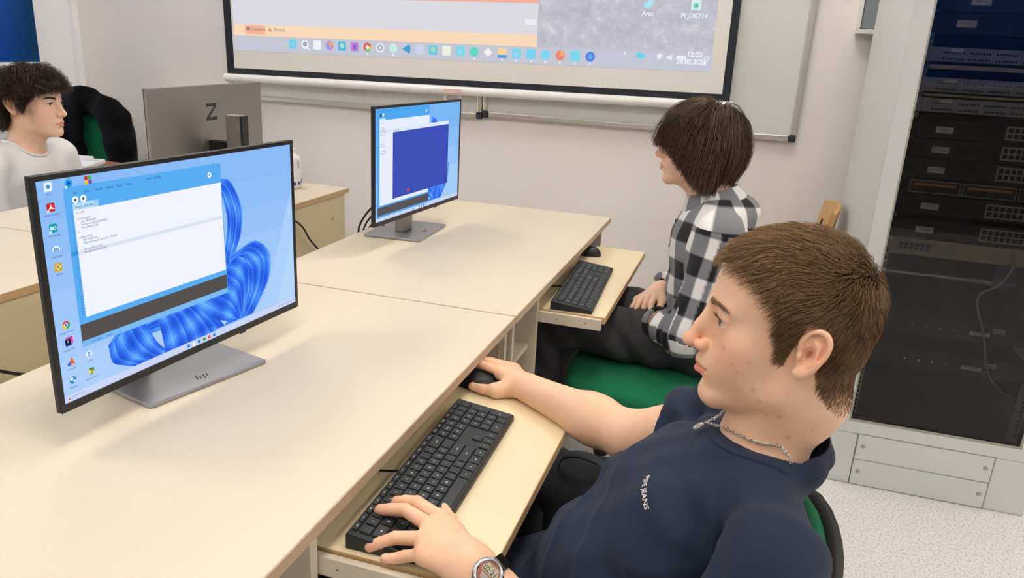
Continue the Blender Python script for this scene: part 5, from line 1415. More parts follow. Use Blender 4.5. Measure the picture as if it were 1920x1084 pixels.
for s in (-1, 1):
    pn += [cone(NB2 + V3(.02, .03*s, -.025), lerp(NB2, sh2[s], .9) + V3(.0, 0, .0), .05, .062, .03), cone(sh2[s], el2[s], .066, .058, .03), cone(el2[s], lerp(el2[s], wr2[s], .86), .058, .044, .03)]
for s in (-1, 1):
    d_ = (wr2[s]-el2[s])/np.linalg.norm(wr2[s]-el2[s]); hem = lerp(el2[s], wr2[s], .97)
    pn.append(cone(lerp(el2[s], wr2[s], .80), hem, .046, .044, .01))
for s in (-1, 1):
    d_ = (wr2[s]-el2[s])/np.linalg.norm(wr2[s]-el2[s]); hem = lerp(el2[s], wr2[s], .95 if s < 0 else .90)
    pn.append(Node((lambda hem, d_: lambda P: np.maximum(-((P - hem) @ d_), nrm(P - hem - d_*.05) - .075))(hem, d_), hem + d_*.05, .09, .002, 's'))
    pn.append(cone(hem - d_*.03, hem + d_*.03, .036, .037, .004, 's'))
n2x = V3(-.30, 0, .95); n2x /= np.linalg.norm(n2x)
nc2 = V3(-.072, 2.2, .955)
pn.append(cone(nc2 - n2x*.0, nc2 + n2x*.2, .068, .07, .006, 's'))
def fold2(P):
    f = .004*noise3(P, 22, 12) + .002*noise3(P, 55, 13)
    for s in (-1, 1):
        t = np.clip(((P - el2[s]) @ (wr2[s]-el2[s]))/((wr2[s]-el2[s]) @ (wr2[s]-el2[s])), 0, 1.2)
        dd = nrm(P - el2[s] - t[:, None]*(wr2[s]-el2[s])); f += .006*np.sin(t*30 + 2*noise3(P, 25, 14))*np.exp(-(dd/.085)**4)*(t > .05)
        f += .004*np.sin((P[:, 2]-P[:, 0])*80)*np.exp(-(nrm(P - el2[s])/.08)**2)
    return f
def weave2(P, Q):
    out = np.zeros((len(P), 3)); c = P - lerp(NB2, pel2, .4); 
    out[:, 0] = np.arctan2(c[:, 1], -c[:, 0])*.135 + .02; out[:, 1] = P[:, 2] + .02*np.sin(c[:, 1]*6)
    for s in (-1, 1):
        L_ = np.linalg.norm(el2[s]-sh2[s])
        for a, b_, o_ in ((sh2[s], el2[s], 0), (el2[s], wr2[s], L_)):
            u = (b_-a)/np.linalg.norm(b_-a); t = (P-a) @ u; r_ = P - a - t[:, None]*u; tq = (Q-a) @ u; dd = nrm(Q - a - tq[:, None]*u)
            e1 = np.cross(u, V3(-1, 0, .2)); e1 /= np.linalg.norm(e1); e2 = np.cross(u, e1)
            m = (dd < .088) & (tq > (-.01 if o_ == 0 else .0)) & (tq < np.linalg.norm(b_-a) + .05) & (s*(Q[:, 1]-2.2) > (.135 if o_ == 0 else .0)) & ((o_ > 0) | (tq < np.linalg.norm(b_-a)+.02))
            if o_: m &= (Q[:, 0] < -.075 + .0)
            out[m, 0] = np.arctan2(r_[m] @ e2, r_[m] @ e1)*.058 + .022; out[m, 1] = t[m] + o_ + .022
    return out
plaid = iso_object('plaid_shirt', pn, .0036, m_plaid, P2, disp=fold2, off=O2, uv=weave2)
# collar: two folded leaves round the neck
def leaf(a0, a1, n=26):
    vs = []; 
    e1 = np.cross(n2x, V3(0, 1, 0)); e1 /= np.linalg.norm(e1)
    for k in range(n+1):
        a = a0 + (a1-a0)*k/n; e_ = e1*math.cos(a) + V3(0, 1, 0)*math.sin(a)
        fr = (1 - abs(math.cos(a*.5 + 0)))  
        for h, rr_ in ((-.012, .066), (.012, .064), (.019, .066), (.017, .071), (-.004, .083), (-.020, .090)):
            pnt = nc2 + n2x*(h + .006) + e_*rr_; vs.append(tuple(pnt))
    return vs, [(k*6+i, k*6+i+1, (k+1)*6+i+1, (k+1)*6+i) for k in range(n) for i in range(5)]
e1t = np.cross(n2x, V3(0, 1, 0))
front_ang = 0 if e1t[0] < 0 else PI
co_ = MB(O2); vs, fs = leaf(front_ang + .28, front_ang + 2*PI - .28, 44); co_.add(vs, fs)
cobj = co_.build('collar', m_plaid, plaid, smooth=True)
so_ = cobj.modifiers.new('s', 'SOLIDIFY'); so_.thickness = .003
a = cobj.data.attributes.new('weave', 'FLOAT_VECTOR', 'POINT')
a.data.foreach_set('vector', np.array([[(i//6)*.011, (i % 6)*.012 + .01, 0] for i in range(len(cobj.data.vertices))], np.float32).ravel())
for k in range(4):      # shirt buttons down the front
    pb = to_surface(pn, [(-.30, 2.19, .90 - .075*k)], (1, 0, -.12), fold2)[0]
    mb = MB(O2); mb.cyl(tuple(pb + V3(-.002, 0, .0)), tuple(pb + V3(.001, 0, 0)), .0055, n=14); mb.build('button', m_black, plaid)
m_trous2 = mat('charcoal_trousers', '37373a', .9, noise=.1, nscale=300, bump=.3, bscale=800)
tn = [ell(pel2 + V3(.0, 0, -.005), (.125, .165, .085), None, .04)]
for s in (-1, 1):
    hip, kn, an = pel2 + V3(-.02, .085*s, .00), V3(-.50, 2.19 + .12*s, .565), V3(-.535, 2.19 + .11*s, .09)
    tn += [cone(hip, kn, .088, .066, .03), cone(kn, an, .066, .058, .03)]
iso_object('trousers', tn, .007, m_trous2, P2, disp=lambda P: .005*noise3(P, 30, 15) + .0045*np.sin(P[:, 0]*60 + P[:, 2]*45 + P[:, 1]*25 + 2*noise3(P, 14, 16)), off=O2)
for s in (-1, 1):
    sn = [cone((-.53, 2.19 + .11*s, .055), (-.64, 2.19 + .115*s, .042), .045, .036, .02), Node(lambda P: -(P[:, 2] - .002), (0, 0, 0), 9, .002, 'i')]
    iso_object('shoe', sn, .006, m_black, P2, off=O2)

# ------------------------------------------------------------------ the white-shirt student
O3 = (-2.5, 2.17, 0)
P3 = empty('person', O3, 'dark wavy-haired student in white t-shirt looking towards the front wall', 'person')
m_skin3 = skin_mat('skin_left', 'ecc4a6')
a3 = math.radians(14)
H3 = Head((-2.472, 2.170, 1.034), (math.cos(a3), math.sin(a3), 0), pitch=0, style={'nose': .0, 'w': .98, 'ez': .003, 'nz': -.001, 'cz': -.001})
f3 = V3(math.cos(a3*.6), math.sin(a3*.6), 0); l3 = V3(-f3[1], f3[0], 0); R3 = np.stack([f3, l3, V3(0, 0, 1)], 1)
NB3 = V3(-2.515, 2.160, .900); pel3 = V3(-2.56, 2.15, .50)
nk3 = H3.neck(NB3, .053); H3.extra = nk3
def w3(x, y, z): return NB3 + f3*x + l3*y + V3(0, 0, z)
s3 = {s: w3(-.012, .175*s, -.060) for s in (-1, 1)}; e3 = {s: w3(.02, .215*s, -.33) for s in (-1, 1)}; r3 = {s: w3(.235, .10*s, -.30) for s in (-1, 1)}
nd3 = [H3.node()] + nk3 + [cone(NB3 - V3(0, 0, .03), s3[s], .038, .04, .04) for s in (-1, 1)] + [ell(lerp(NB3, pel3, .35), (.08, .14, .13), R3, .04), ell(lerp(NB3, pel3, .8), (.08, .13, .15), R3, .05)]
for s in (-1, 1):
    nd3 += [cone(s3[s], e3[s], .043, .036, .02), cone(e3[s], r3[s], .038, .025, .02)]
    kk = [r3[s] + f3*.085 - l3*s*(-.03 + .02*i) + V3(0, 0, -.012) for i in range(4)]
    nd3 += hand(r3[s], e3[s], kk, [[q + f3*.035 + V3(0, 0, -.008), q + f3*.055 + V3(0, 0, -.02), q + f3*.07 + V3(0, 0, -.032)] for q in kk], [r3[s] + f3*.03 - l3*s*.02, r3[s] + f3*.055 - l3*s*.05, r3[s] + f3*.08 - l3*s*.06, r3[s] + f3*.10 - l3*s*.065], (0, 0, 1))
def sc3(p):
    x, y, z = p[:, 0], np.abs(p[:, 1]), p[:, 2]
    line = np.interp(x, [-.12, -.085, -.068, -.050, -.040, -.034, -.012, -.006, .004, .010, .022, .040, .055, .070, .088, .12], [-.06, -.070, -.068, -.058, -.03, .038, .044, .018, -.006, -.008, .012, .034, .055, .074, .084, .10])
    return (z > line) & ~((y > .075) & (x < .004) & (x > -.055) & (z < .05))
def ex3(P, mul):
    p = H3.L(P); mul((sc3(p) & (nrm(p) < .17))*1.0, (.14, .11, .10))
iso_object('body', nd3, .0026, m_skin3, P3, off=O3, tint=lambda P: face_tint(H3, P, (), ex3))
eyes(H3, P3, O3, '3d3a34', gaze=.10); lashes(H3, P3, O3, mat('lash_dark', '1d1612', .6), n=80); brows(H3, P3, O3, mat('brow_dark', '2a1f18', .6), n=420, thick=1.2)
pp, gg = scalp_points(H3, 7500, sc3, 3)
def cut3(q):
    x, y = q[:, 0], np.abs(q[:, 1])
    return np.interp(x, [-.14, -.085, -.060, -.045, -.036, -.012, .000, .012, .04, .07, .10, .14], [-.075, -.078, -.072, -.05, .034, .042, .01, -.012, .024, .054, .064, .066])
m_hair3 = hair_mat('hair_espresso', '1e1612', '553f31', .38)
strands_mesh(grow(H3, pp, gg, (-.045, 0, .120), 14, .0058, .025, 1.35, cut3, 9, fwd=.6, stiff=.6, down=.42, K=12, curl_f=120, hug=.25, fo=.8, clump=.6), .0008, .00025, 'hair', m_hair3, P3, O3)
m_tee = mat('white_jersey', 'e6e4e0', .85, bump=.2, bscale=900)
tn3 = [ell(lerp(NB3, pel3, .33), (.112, .178, .14), R3, .04), ell(lerp(NB3, pel3, .68), (.115, .165, .15), R3, .06), ell(pel3 + V3(0, 0, .02), (.125, .17, .10), R3, .05), ell(w3(-.035, 0, -.035), (.06, .09, .05), R3, .04)]
for s in (-1, 1): tn3 += [cone(w3(-.02, .03*s, -.035), lerp(NB3, s3[s], .9), .048, .060, .03), cone(s3[s], lerp(s3[s], e3[s], .9), .064, .062, .03)]
for s in (-1, 1):
    hem = lerp(s3[s], e3[s], .72); d_ = (e3[s]-s3[s])/np.linalg.norm(e3[s]-s3[s])
    tn3.append(Node((lambda hem, d_: lambda P: np.maximum(-((P - hem) @ d_), nrm(P - hem - d_*.08) - .115))(hem, d_), hem + d_*.08, .13, .002, 's'))
n3x = f3*.30 + V3(0, 0, .95); n3x /= np.linalg.norm(n3x); nc3 = w3(.0, 0, -.004)
tn3.append(cone(nc3 - n3x*.005, nc3 + n3x*.2, .070, .072, .006, 's'))
def fold3(P): return .004*noise3(P, 20, 31) + .0025*noise3(P, 50, 32) + .003*np.sin((P @ f3)*60 + P[:, 2]*45)*np.clip((.80 - P[:, 2])/.1, 0, 1)
tee3 = iso_object('t_shirt', tn3, .004, m_tee, P3, disp=fold3, off=O3)
ringp = []; e1 = np.cross(n3x, l3); e1 /= np.linalg.norm(e1)
hit = np.array([nc3 + (e1*math.cos(2*PI*k/48) + l3*math.sin(2*PI*k/48))*.0715 + n3x*.07 for k in range(49)])
un3 = [n for n in tn3 if n.op == 'u']
for _ in range(60): hit = hit - n3x*np.clip(evalN(un3, hit) + fold3(hit), -.01, .01)[:, None]*.8
mb = MB(O3); mb.tube([tuple(p + n3x*.001) for p in hit], .0055, n=8, caps=False); mb.build('collar', m_tee, tee3, smooth=True)
tn = [ell(pel3, (.12, .16, .09), R3, .04)]
for s in (-1, 1):
    hip, kn, an = pel3 + l3*.085*s, pel3 + f3*.42 + l3*.12*s + V3(0, 0, .04), pel3 + f3*.44 + l3*.12*s + V3(0, 0, -.40)
    tn += [cone(hip, kn, .085, .066, .03), cone(kn, an, .066, .055, .03)]
iso_object('trousers', tn, .009, m_trous2, P3, off=O3)
for s in (-1, 1):
    c0 = pel3 + f3*.44 + l3*.12*s; sn = [cone((c0[0], c0[1], .055), tuple((c0 + f3*.12)[:2]) + (.042,), .045, .036, .02), Node(lambda P: -(P[:, 2] - .002), (0, 0, 0), 9, .002, 'i')]
    iso_object('shoe', sn, .007, m_black, P3, off=O3)
# ------------------------------------------------------------------ keyboards and mice
def keyboard(loc, rz, label):
    r = empty('keyboard', loc, label, 'keyboard', rz=rz, group='black keyboards on the pull-out trays')
    W, D = .442, .112
    b = MB(); prof = [(-D/2, .0), (D/2, .0), (D/2, .022), (D/2-.004, .0245), (-D/2+.003, .0115), (-D/2, .009)]
    n = len(prof); vs = [(-W/2, y, z) for y, z in prof] + [(W/2, y, z) for y, z in prof]
    b.add(vs, [tuple(range(n-1, -1, -1)), tuple(range(n, 2*n))] + [(i, (i+1) % n, n+(i+1) % n, n+i) for i in range(n)])
    b.build('case', m_kb, r, bevel=.002)
    sl = math.atan2(.013, D - .007); zs = lambda y: .0115 + (y + D/2 - .003)*math.tan(sl)
    U = .0190; keys = MB(); leg = MB()
    def key(x, y, w, h, t=None, sz=.0046, lx=0):
        x0, x1, y0, y1 = x - w/2 + .0009, x + w/2 - .0009, y - h/2 + .0009, y + h/2 - .0009; i = .0011
        vs = [(x0, y0, zs(y0)), (x1, y0, zs(y0)), (x1, y1, zs(y1)), (x0, y1, zs(y1)), (x0+i, y0+i, zs(y0)+.0030), (x1-i, y0+i, zs(y0)+.0030), (x1-i, y1-i, zs(y1)+.0030), (x0+i, y1-i, zs(y1)+.0030)]
        keys.add(vs, [(4, 5, 6, 7), (0, 1, 5, 4), (1, 2, 6, 5), (2, 3, 7, 6), (3, 0, 4, 7)])
        if t:
            tv, tf = glyph(t, sz); leg.add([(x + p[0]+lx, y + p[1]*math.cos(sl), zs(y + p[1]) + .0033) for p in tv], tf)
    cache = keyboard.cache
    def glyph(t, sz):
        if (t, sz) not in cache: cache[(t, sz)] = text_shape(t, sz, bold=sz*.02)
        return cache[(t, sz)]
    x0 = -W/2 + .0075; rows = [-.0425, -.0240, -.0055, .0130, .0315]; H = .0185
    def row(y, items, x=x0, h=H):
        for w_, t in items:
            if t is not None: key(x + w_*U/2, y, w_*U, h, t or None, .0046 if len(t) < 2 else .0034)
            x += w_*U
    row(rows[4], [(1, c) for c in '`1234567890-='] + [(2, 'bksp')])
    row(rows[3], [(1.5, 'tab')] + [(1, c) for c in 'QWERTYUIOP[]'] + [(1.5, '')])
    row(rows[2], [(1.75, 'caps')] + [(1, c) for c in "ASDFGHJKL;'"] + [(2.25, 'enter')])
    row(rows[1], [(1.25, 'shift'), (1, '\\')] + [(1, c) for c in 'ZXCVBNM,./'] + [(2.75, 'shift')])
    row(rows[0], [(1.25, 'ctrl'), (1.25, 'win'), (1.25, 'alt'), (6.25, ''), (1.25, 'alt'), (1.25, 'fn'), (1.25, 'menu'), (1.25, 'ctrl')])
    hF = .0095; yF = .0465
    row(yF, [(1.0, 'esc')] + [(1.154, 'F%d' % i) for i in range(1, 13)] + [(.16, None)], h=hF)
    xn = x0 + 15.15*U
    row(rows[4], [(1, 'ins'), (1, 'home'), (1, 'pgup')], xn); row(rows[3], [(1, 'del'), (1, 'end'), (1, 'pgdn')], xn)
    row(rows[1] , [(1, None), (1, '^'), (1, None)], xn); row(rows[0], [(1, '<'), (1, 'v'), (1, '>')], xn); row(yF, [(1, 'prt'), (1, 'scr'), (1, 'brk')], xn, hF)
    xp = x0 + 18.35*U
    row(rows[4], [(1, 'num'), (1, '/'), (1, '*'), (1, '-')], xp); row(rows[3], [(1, '7'), (1, '8'), (1, '9')], xp); row(rows[2], [(1, '4'), (1, '5'), (1, '6')], xp)
    row(rows[1], [(1, '1'), (1, '2'), (1, '3')], xp); row(rows[0], [(2, '0'), (1, '.')], xp); row(yF, [(1, 'm'), (1, '-'), (1, '+'), (1, 'c')], xp, hF)
    key(xp + 3.5*U, rows[2] + H/2, U, 2*H, '+'); key(xp + 3.5*U, rows[0] + H/2, U, 2*H, 'ent', .0034)
    k = keys.build('keys', m_key, r); leg.build('key_legends', m_textw, k)
    c = MB(); c.tube(bez([(-.03, D/2, .010), (-.032, D/2+.05, .004), (-.02, D/2+.12, .003), (.02, D/2+.20, .003)], 6), .0019, n=8); c.build('cord', m_cable, r, smooth=True)
    return r
keyboard.cache = {}
keyboard((-.3925, 1.000, .6765), math.radians(91.4), 'black full-size keyboard under the hand of the navy-shirt boy')
keyboard((-.397, 2.087, .6765), math.radians(93.0), 'black full-size keyboard on the far tray, before the plaid-shirt student')
def mouse(loc, rz, label):
    r = empty('computer_mouse', loc, label, 'computer mouse', rz=rz, group='black mice on the pull-out trays')
    mb = MB(); n, m_ = 28, 12; vs = []
    for i in range(m_+1):
        t = i/m_; ph = t*PI/2
        for k in range(n):
            a = 2*PI*k/n; rx, ry = .0305 + .002*math.cos(2*a), .0555
            q = math.cos(ph)**.75; z = .031*math.sin(ph)**.9*(1 - .12*math.sin(a)*q)
            vs.append((rx*q*math.cos(a), ry*q*math.sin(a), z))
    mb.add(vs, [(i*n+k, i*n+(k+1) % n, (i+1)*n+(k+1) % n, (i+1)*n+k) for i in range(m_) for k in range(n)] + [tuple(range(n-1, -1, -1))])
    mb.build('body', m_black, r, smooth=True)
    w = MB(); w.cyl((-.004, .034, .0215), (.004, .034, .0215), .0075, n=20); w.build('scroll_wheel', m_kb, r)
    c = MB(); c.tube(bez([(0, .054, .006), (0, .08, .003), (.01, .13, .002), (.03, .19, .002)], 6), .0018, n=8); c.build('cord', m_cable, r, smooth=True)
mouse((-.462, 1.345, .6765), math.radians(86), 'black mouse under the right hand of the navy-shirt boy')
mouse((-.478, 2.480, .6765), math.radians(80), 'black mouse lying free beside the far keyboard')

# ------------------------------------------------------------------ chairs
def swivel_chair(loc, rz, label, seat_z, lean=0, back_h=.40, back_off=0, back_z=.12, mesh=False):
    """local frame: the sitter faces +x"""
    r = empty('swivel_chair', loc, label, 'chair', rz=rz, group='green swivel chairs')
    def pad(sx, sy, sz, M, ex=4.0, n=40, mm=12):
        vs = []
        for i in range(mm+1):
            ph = -PI/2 + PI*i/mm; cp = math.copysign(abs(math.cos(ph))**.45, 1); spn = math.copysign(abs(math.sin(ph))**.8, math.sin(ph))
            for k in range(n):
                a = 2*PI*k/n; ca, sa = math.cos(a), math.sin(a); q = (abs(ca)**ex + abs(sa)**ex)**(-1/ex)
                vs.append(tuple(M @ Vector((sx*q*ca*cp, sy*q*sa*cp, sz*spn))))
        return vs, [(i*n+k, i*n+(k+1) % n, (i+1)*n+(k+1) % n, (i+1)*n+k) for i in range(mm) for k in range(n)]
    m = MB(); m.add(*pad(.235, .235, .042, Matrix.Translation((0, 0, seat_z-.045)))); m.build('seat', m_green, r, smooth=True)
    m = MB(); m.add(*pad(.225, .225, .022, Matrix.Translation((0, 0, seat_z-.085)))); m.build('seat_shell', m_chairb, r, smooth=True)
    Mb = Matrix.Translation((-.235 + back_off, 0, seat_z + back_z)) @ Matrix.Rotation(-lean, 4, 'Y') @ Matrix.Translation((0, 0, back_h/2)) @ Matrix.Rotation(PI/2, 4, 'Y')
    def curve(vs): return [(v[0] + .9*v[1]**2, v[1], v[2]) for v in vs]
    vs, fs = pad(back_h/2, .215, .020, Mb, 3.2); m = MB(); m.add(curve(vs), fs); m.build('backrest', m_greend if mesh else m_green, r, smooth=True)
    vs, fs = pad(back_h/2+.012, .228, .016, Mb @ Matrix.Translation((0, 0, -.018)), 3.2); m = MB(); m.add(curve(vs), fs); m.build('back_shell', m_chairb, r, smooth=True)
    sp_ = MB(); p0 = Mb @ Vector((.05, 0, -.03)); sp_.tube(bez([(-.05, 0, seat_z-.105), (-.20, 0, seat_z-.10), (-.275 + back_off, 0, seat_z-.02), tuple(p0 + Vector((-.015, 0, 0)))], 6), .016, n=10); sp_.build('back_bar', m_chairb, r, smooth=True)
    c = MB(); c.cyl((0, 0, .10), (0, 0, seat_z-.105), .025, n=20); c.build('column', m_chairb, r, bevel=.002)
    for k in range(5):
        a = 2*PI*k/5 + .3; d = Vector((math.cos(a), math.sin(a), 0))
        l = MB(); l.tube([tuple(d*.02 + Vector((0, 0, .105))), tuple(d*.16 + Vector((0, 0, .09))), tuple(d*.27 + Vector((0, 0, .072)))], [.024, .019, .014], n=10); l.build('leg', m_chairb, r, bevel=0, smooth=True)
        w = MB(); s = Vector((-d.y, d.x, 0)); w.cyl(tuple(d*.275 + s*.018 + Vector((0, 0, .0285))), tuple(d*.275 - s*.018 + Vector((0, 0, .0285))), .028, n=20); w.build('caster', m_chairb, r, bevel=.004)
    return r
ax1 = math.atan2(sp[0], sp[2])
swivel_chair((-.20, .95, 0), PI, 'green chair behind the back of the navy-shirt boy, its black rim showing', .355, lean=math.radians(28), back_h=.37, back_off=.045, back_z=.06, mesh=True)
swivel_chair((-.185, 2.13, 0), PI, 'green padded chair under the plaid-shirt student', .475, lean=math.radians(8), back_h=.26, back_off=-.045, back_z=.10)
swivel_chair((-2.52, 2.15, 0), a3*.6, 'green chair under the white-shirt student', .42, lean=math.radians(9), back_h=.44, back_off=-.075, back_z=.12)
swivel_chair((-3.03, 2.82, 0), math.radians(-76), 'green chair in the room corner with a black jacket over its backrest', .45, lean=math.radians(4), back_h=.46, back_off=.03, back_z=.05)
# the wooden chair beside the cabinet, seen from its side
L = (.10, 3.12, 0)
r = empty('wooden_chair', L, 'light plywood chair between the students and the equipment cabinet', 'chair')
s = MB(L); s.prism(rrect(-.13, 2.93, .27, 3.31, .05, 6), .44, .455); s.build('seat', m_wood, r, bevel=.004)
s = MB(L)
for k in range(8): pass
n = 10; vs = []
for i in range(n+1):
    y = 2.99 + .30*i/n; bow = .03*(1 - ((i/n)*2-1)**2)
    for (dx, z) in ((.300+bow, .64), (.312+bow, .64), (.342+bow, .825-.02*abs(i/n*2-1)**3), (.328+bow, .83-.02*abs(i/n*2-1)**3)): vs.append((dx, y, z))
s.add(vs, [(i*4+k, i*4+(k+1) % 4, (i+1)*4+(k+1) % 4, (i+1)*4+k) for i in range(n) for k in range(4)] + [(0, 1, 2, 3), tuple(n*4+k for k in (3, 2, 1, 0))])
s.build('backrest', m_wood, r, bevel=.004)
for y in (2.96, 3.28):
    s = MB(L); s.tube(bez([(-.10, y, .002), (-.09, y, .43), (.10, y, .432), (.24, y, .43), (.295, y, .60), (.332, y+(.018 if y < 3 else -.018), .74)], 6), .010, n=10); s.build('front_leg', m_chairb, r, smooth=True)
    s = MB(L); s.tube([(.22, y, .43), (.29, y, .002)], .010, n=10); s.build('rear_leg', m_chairb, r)
# ------------------------------------------------------------------ corner table, its things, jacket
L = (-2.93, 2.60, 0)
r = empty('corner_table', L, 'brown wood-grain table in the room corner behind the white-shirt student', 'table')
s = MB(L); s.box((-3.42, 2.42, .715), (-2.64, 2.80, .74)); s.build('tabletop', m_brown, r, bevel=.002)
for x in (-3.39, -2.69):
    for y in (2.44, 2.76):
        s = MB(L); s.box((x, y, 0), (x+.03, y+.03, .7149)); s.build('leg', m_chairb, r, bevel=.002)
L = (-2.73, 2.63, .7405)
M_ = Matrix.Translation(L) @ Matrix.Rotation(math.radians(112), 4, 'Z')
s = MB(L); s.prism(rrect(-.10, -.042, .10, .042, .016), .001, .021, M=M_); o = s.build('white_device', m_white, None, bevel=.004, loc=L); tag(o, 'flat white device with rounded corners on the brown corner table', 'device')
s = MB(L); s.prism(rrect(.03, -.03, .08, .03, .004), .0212, .0218, M=M_); s.build('mark', mat('faint_grey', 'cfcfcd', .5), o)
L = (-2.90, 2.60, .7405); M_ = Matrix.Translation(L) @ Matrix.Rotation(math.radians(75), 4, 'Z')
s = MB(L); s.prism(rrect(-.075, -.036, .075, .036, .01), .001, .010, M=M_); tag(s.build('phone', m_black, None, bevel=.002, loc=L), 'dark phone lying behind the white device on the corner table', 'phone')
L = (-2.94, 2.73, .7405); M_ = Matrix.Translation(L) @ Matrix.Rotation(math.radians(10), 4, 'Z')
s = MB(L); s.prism(rrect(-.10, -.05, .10, .05, .012), .001, .016, M=M_); tag(s.build('white_case', m_white, None, bevel=.004, loc=L), 'pale flat case at the far edge of the brown corner table', 'case')
# jacket over the chair back
O4 = (-3.02, 2.98, .45)
jn = chain([V3(-3.36, 3.03, .84), V3(-3.22, 3.02, .965), V3(-3.10, 3.01, .985), V3(-2.96, 3.01, .945), V3(-2.90, 2.99, .88)], [.06, .06, .058, .058, .06], .04)
jn += chain([V3(-2.90, 2.99, .89), V3(-2.865, 2.965, .80), V3(-2.835, 2.95, .66), V3(-2.83, 2.95, .52)], [.062, .064, .062, .060], .03)
jn += [flat(V3(-3.22, 2.965, .90), V3(-3.20, 2.955, .56), .115, .125, V3(0, 1, 0), .30, .04), flat(V3(-3.10, 2.955, .93), V3(-3.10, 2.945, .60), .045, .04, V3(0, 1, 0), .5, .03)]
jn += [flat(V3(-3.08, 3.085, .84), V3(-3.06, 3.09, .58), .15, .18, V3(0, 1, 0), .14, .02)]
jn += chain([V3(-3.36, 3.02, .86), V3(-3.39, 2.98, .70), V3(-3.40, 2.97, .56)], [.055, .05, .045], .03)
tag(iso_object('jacket', jn, .007, m_jacket, None, disp=lambda P: .007*noise3(P, 24, 41) + .004*noise3(P, 60, 42) + .004*np.sin(P[:, 2]*60 + P[:, 0]*40), off=O4), 'black jacket hung over the green chair in the room corner', 'jacket').location = O4
# ------------------------------------------------------------------ backpack on the floor
O5 = (-.235, 1.43, 0)
bp = empty('backpack', O5, 'black backpack standing on the floor behind the outstretched arm of the navy-shirt boy', 'bag')
def rbox(c, h, rd): 
    c = np.asarray(c, float); h = np.asarray(h, float)
    return Node(lambda P: (lambda q: nrm(np.maximum(q, 0)) + np.minimum(q.max(1), 0) - rd)(np.abs(P - c) - (h - rd)), c, np.linalg.norm(h), .02)
bn = [rbox((-.235, 1.43, .245), (.20, .10, .245), .06)]
iso_object('body', bn, .006, m_bag, bp, disp=lambda P: .006*noise3(P, 22, 51) + .003*noise3(P, 60, 52), off=O5)
iso_object('front_pocket', [rbox((-.235, 1.332, .16), (.15, .035, .13), .03)], .006, m_bag, bp, disp=lambda P: .004*noise3(P, 30, 53), off=O5)
def strap_(pts, w, name, axis):
    P = np.array(bez(pts, 8)); ax_v = np.asarray(axis, float); vs = []
    for p in P:
        for s_, h in ((-1, 0), (1, 0), (1, .004), (-1, .004)): vs.append(tuple(p + ax_v*w*s_ + V3(0, 0, h)))
    n = len(P); m = MB(O5); m.add(vs, [(i*4+k, i*4+(k+1) % 4, (i+1)*4+(k+1) % 4, (i+1)*4+k) for i in range(n-1) for k in range(4)] + [(0, 1, 2, 3), tuple((n-1)*4+k for k in (3, 2, 1, 0))]); m.build(name, mat('strap_webbing', '1e2229', .8), bp, smooth=True)
strap_([(-0.290, 1.410, .478), (-0.280, 1.405, .515), (-0.240, 1.400, .53), (-0.200, 1.405, .515), (-0.190, 1.410, .478)], .014, 'handle', (0, 1, 0))
strap_([(-0.310, 1.370, .47), (-0.315, 1.335, .44), (-0.315, 1.320, .36), (-0.310, 1.305, .28)], .018, 'shoulder_strap', (1, 0, 0))
strap_([(-0.150, 1.370, .475), (-0.140, 1.330, .45), (-0.140, 1.320, .38), (-0.145, 1.305, .28)], .018, 'shoulder_strap', (1, 0, 0))
# ------------------------------------------------------------------ bottle and eraser on the desk behind
L = (-1.735, 2.665, DZ)
r = empty('bottle', L, 'white plastic bottle with blue label marks on the far desk by the wall', 'bottle')
s = MB(); s.lathe([(.030, .0005), (.036, .004), (.037, .02), (.037, .118), (.034, .128), (.018, .139), (.015, .142)], n=36); s.build('body', m_white, r, smooth=True)
s = MB(); s.lathe([(.016, .1421), (.0175, .1425), (.0175, .158), (.012, .160), (.0095, .165), (.0095, .174), (.005, .177), (.005, .181)], n=28); s.build('cap', m_white, r, bevel=.0006)
m_blue = mat('label_blue', '39559f', .5); m_lgrey = mat('label_grey', '8f959b', .5)
s = MB()
def lab(a0, a1, z0, z1, mi):
    n = 8; vs = []
    for i in range(n+1):
        a = a0 + (a1-a0)*i/n
        for z in (z0, z1): vs.append((.0374*math.cos(a), .0374*math.sin(a), z))
    s.add(vs, [(2*i, 2*i+2, 2*i+3, 2*i+1) for i in range(n)], mi)
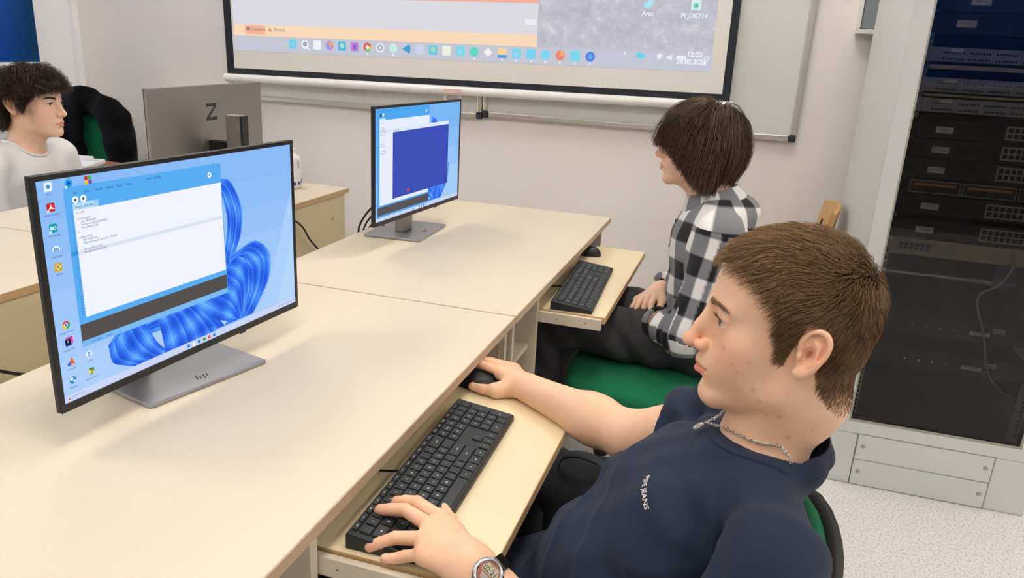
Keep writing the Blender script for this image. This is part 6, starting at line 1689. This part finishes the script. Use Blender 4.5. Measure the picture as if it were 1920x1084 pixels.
lab(-1.6, -.5, .016, .030, 0); lab(-1.25, -.98, .045, .070, 0); lab(-.25, .1, .018, .030, 0); lab(-.25, -.05, .085, .115, 1); lab(.25, .6, .02, .03, 0)
s.build('label', [m_blue, m_lgrey], r, smooth=True)
L = (-1.80, 2.745, DZ); r = empty('board_eraser', L, 'small grey and white board eraser beside the white bottle', 'eraser', rz=.5)
s = MB(); s.box((-.05, -.022, .0005), (.05, .022, .020)); s.build('felt', mat('felt_grey', '5c6664', .9), r, bevel=.003)
s = MB(); s.box((-.048, -.020, .0202), (.048, .020, .034)); s.build('grip', m_white, r, bevel=.006)
# ------------------------------------------------------------------ loose cables
def cable(pts, rad, label, name='cable'):
    L = pts[0]; c = MB(L); c.tube(bez(pts, 8), rad, n=8); tag(c.build(name, m_cable, None, smooth=True, loc=L), label, 'cable')
cable([(-1.04, 2.13, .862), (-1.10, 2.13, .83), (-1.155, 2.15, .76), (-1.165, 2.17, .70), (-1.165, 2.18, .60), (-1.16, 2.19, .45)], .0035, 'thick black monitor cable curving down behind the far desk edge')
cable([(-1.07, 2.185, .84), (-1.12, 2.185, .80), (-1.158, 2.19, .75), (-1.170, 2.195, .70), (-1.18, 2.16, .62), (-1.19, 2.12, .50)], .003, 'thin black monitor cable crossing behind the far desk edge')
cable([(-1.10, 2.215, .7515), (-1.13, 2.225, .753), (-1.158, 2.235, .745), (-1.170, 2.235, .70), (-1.17, 2.22, .50)], .003, 'short black cable looping over the back edge of the far desk')
cable([(-1.535, 2.34, .71), (-1.53, 2.41, .66), (-1.53, 2.46, .60), (-1.525, 2.53, .53), (-1.51, 2.62, .40), (-1.49, 2.66, .15), (-1.45, 2.66, .005), (-1.38, 2.62, .005)], .0035, 'black cable running down the yellowish back panel near the white bottle')
cable([(-1.535, 1.08, .64), (-1.53, 1.18, .575), (-1.528, 1.25, .54), (-1.525, 1.34, .52), (-1.51, 1.42, .40), (-1.49, 1.45, .15), (-1.45, 1.45, .005), (-1.38, 1.42, .005)], .004, 'black cable sagging before the back panel left of the near monitor')
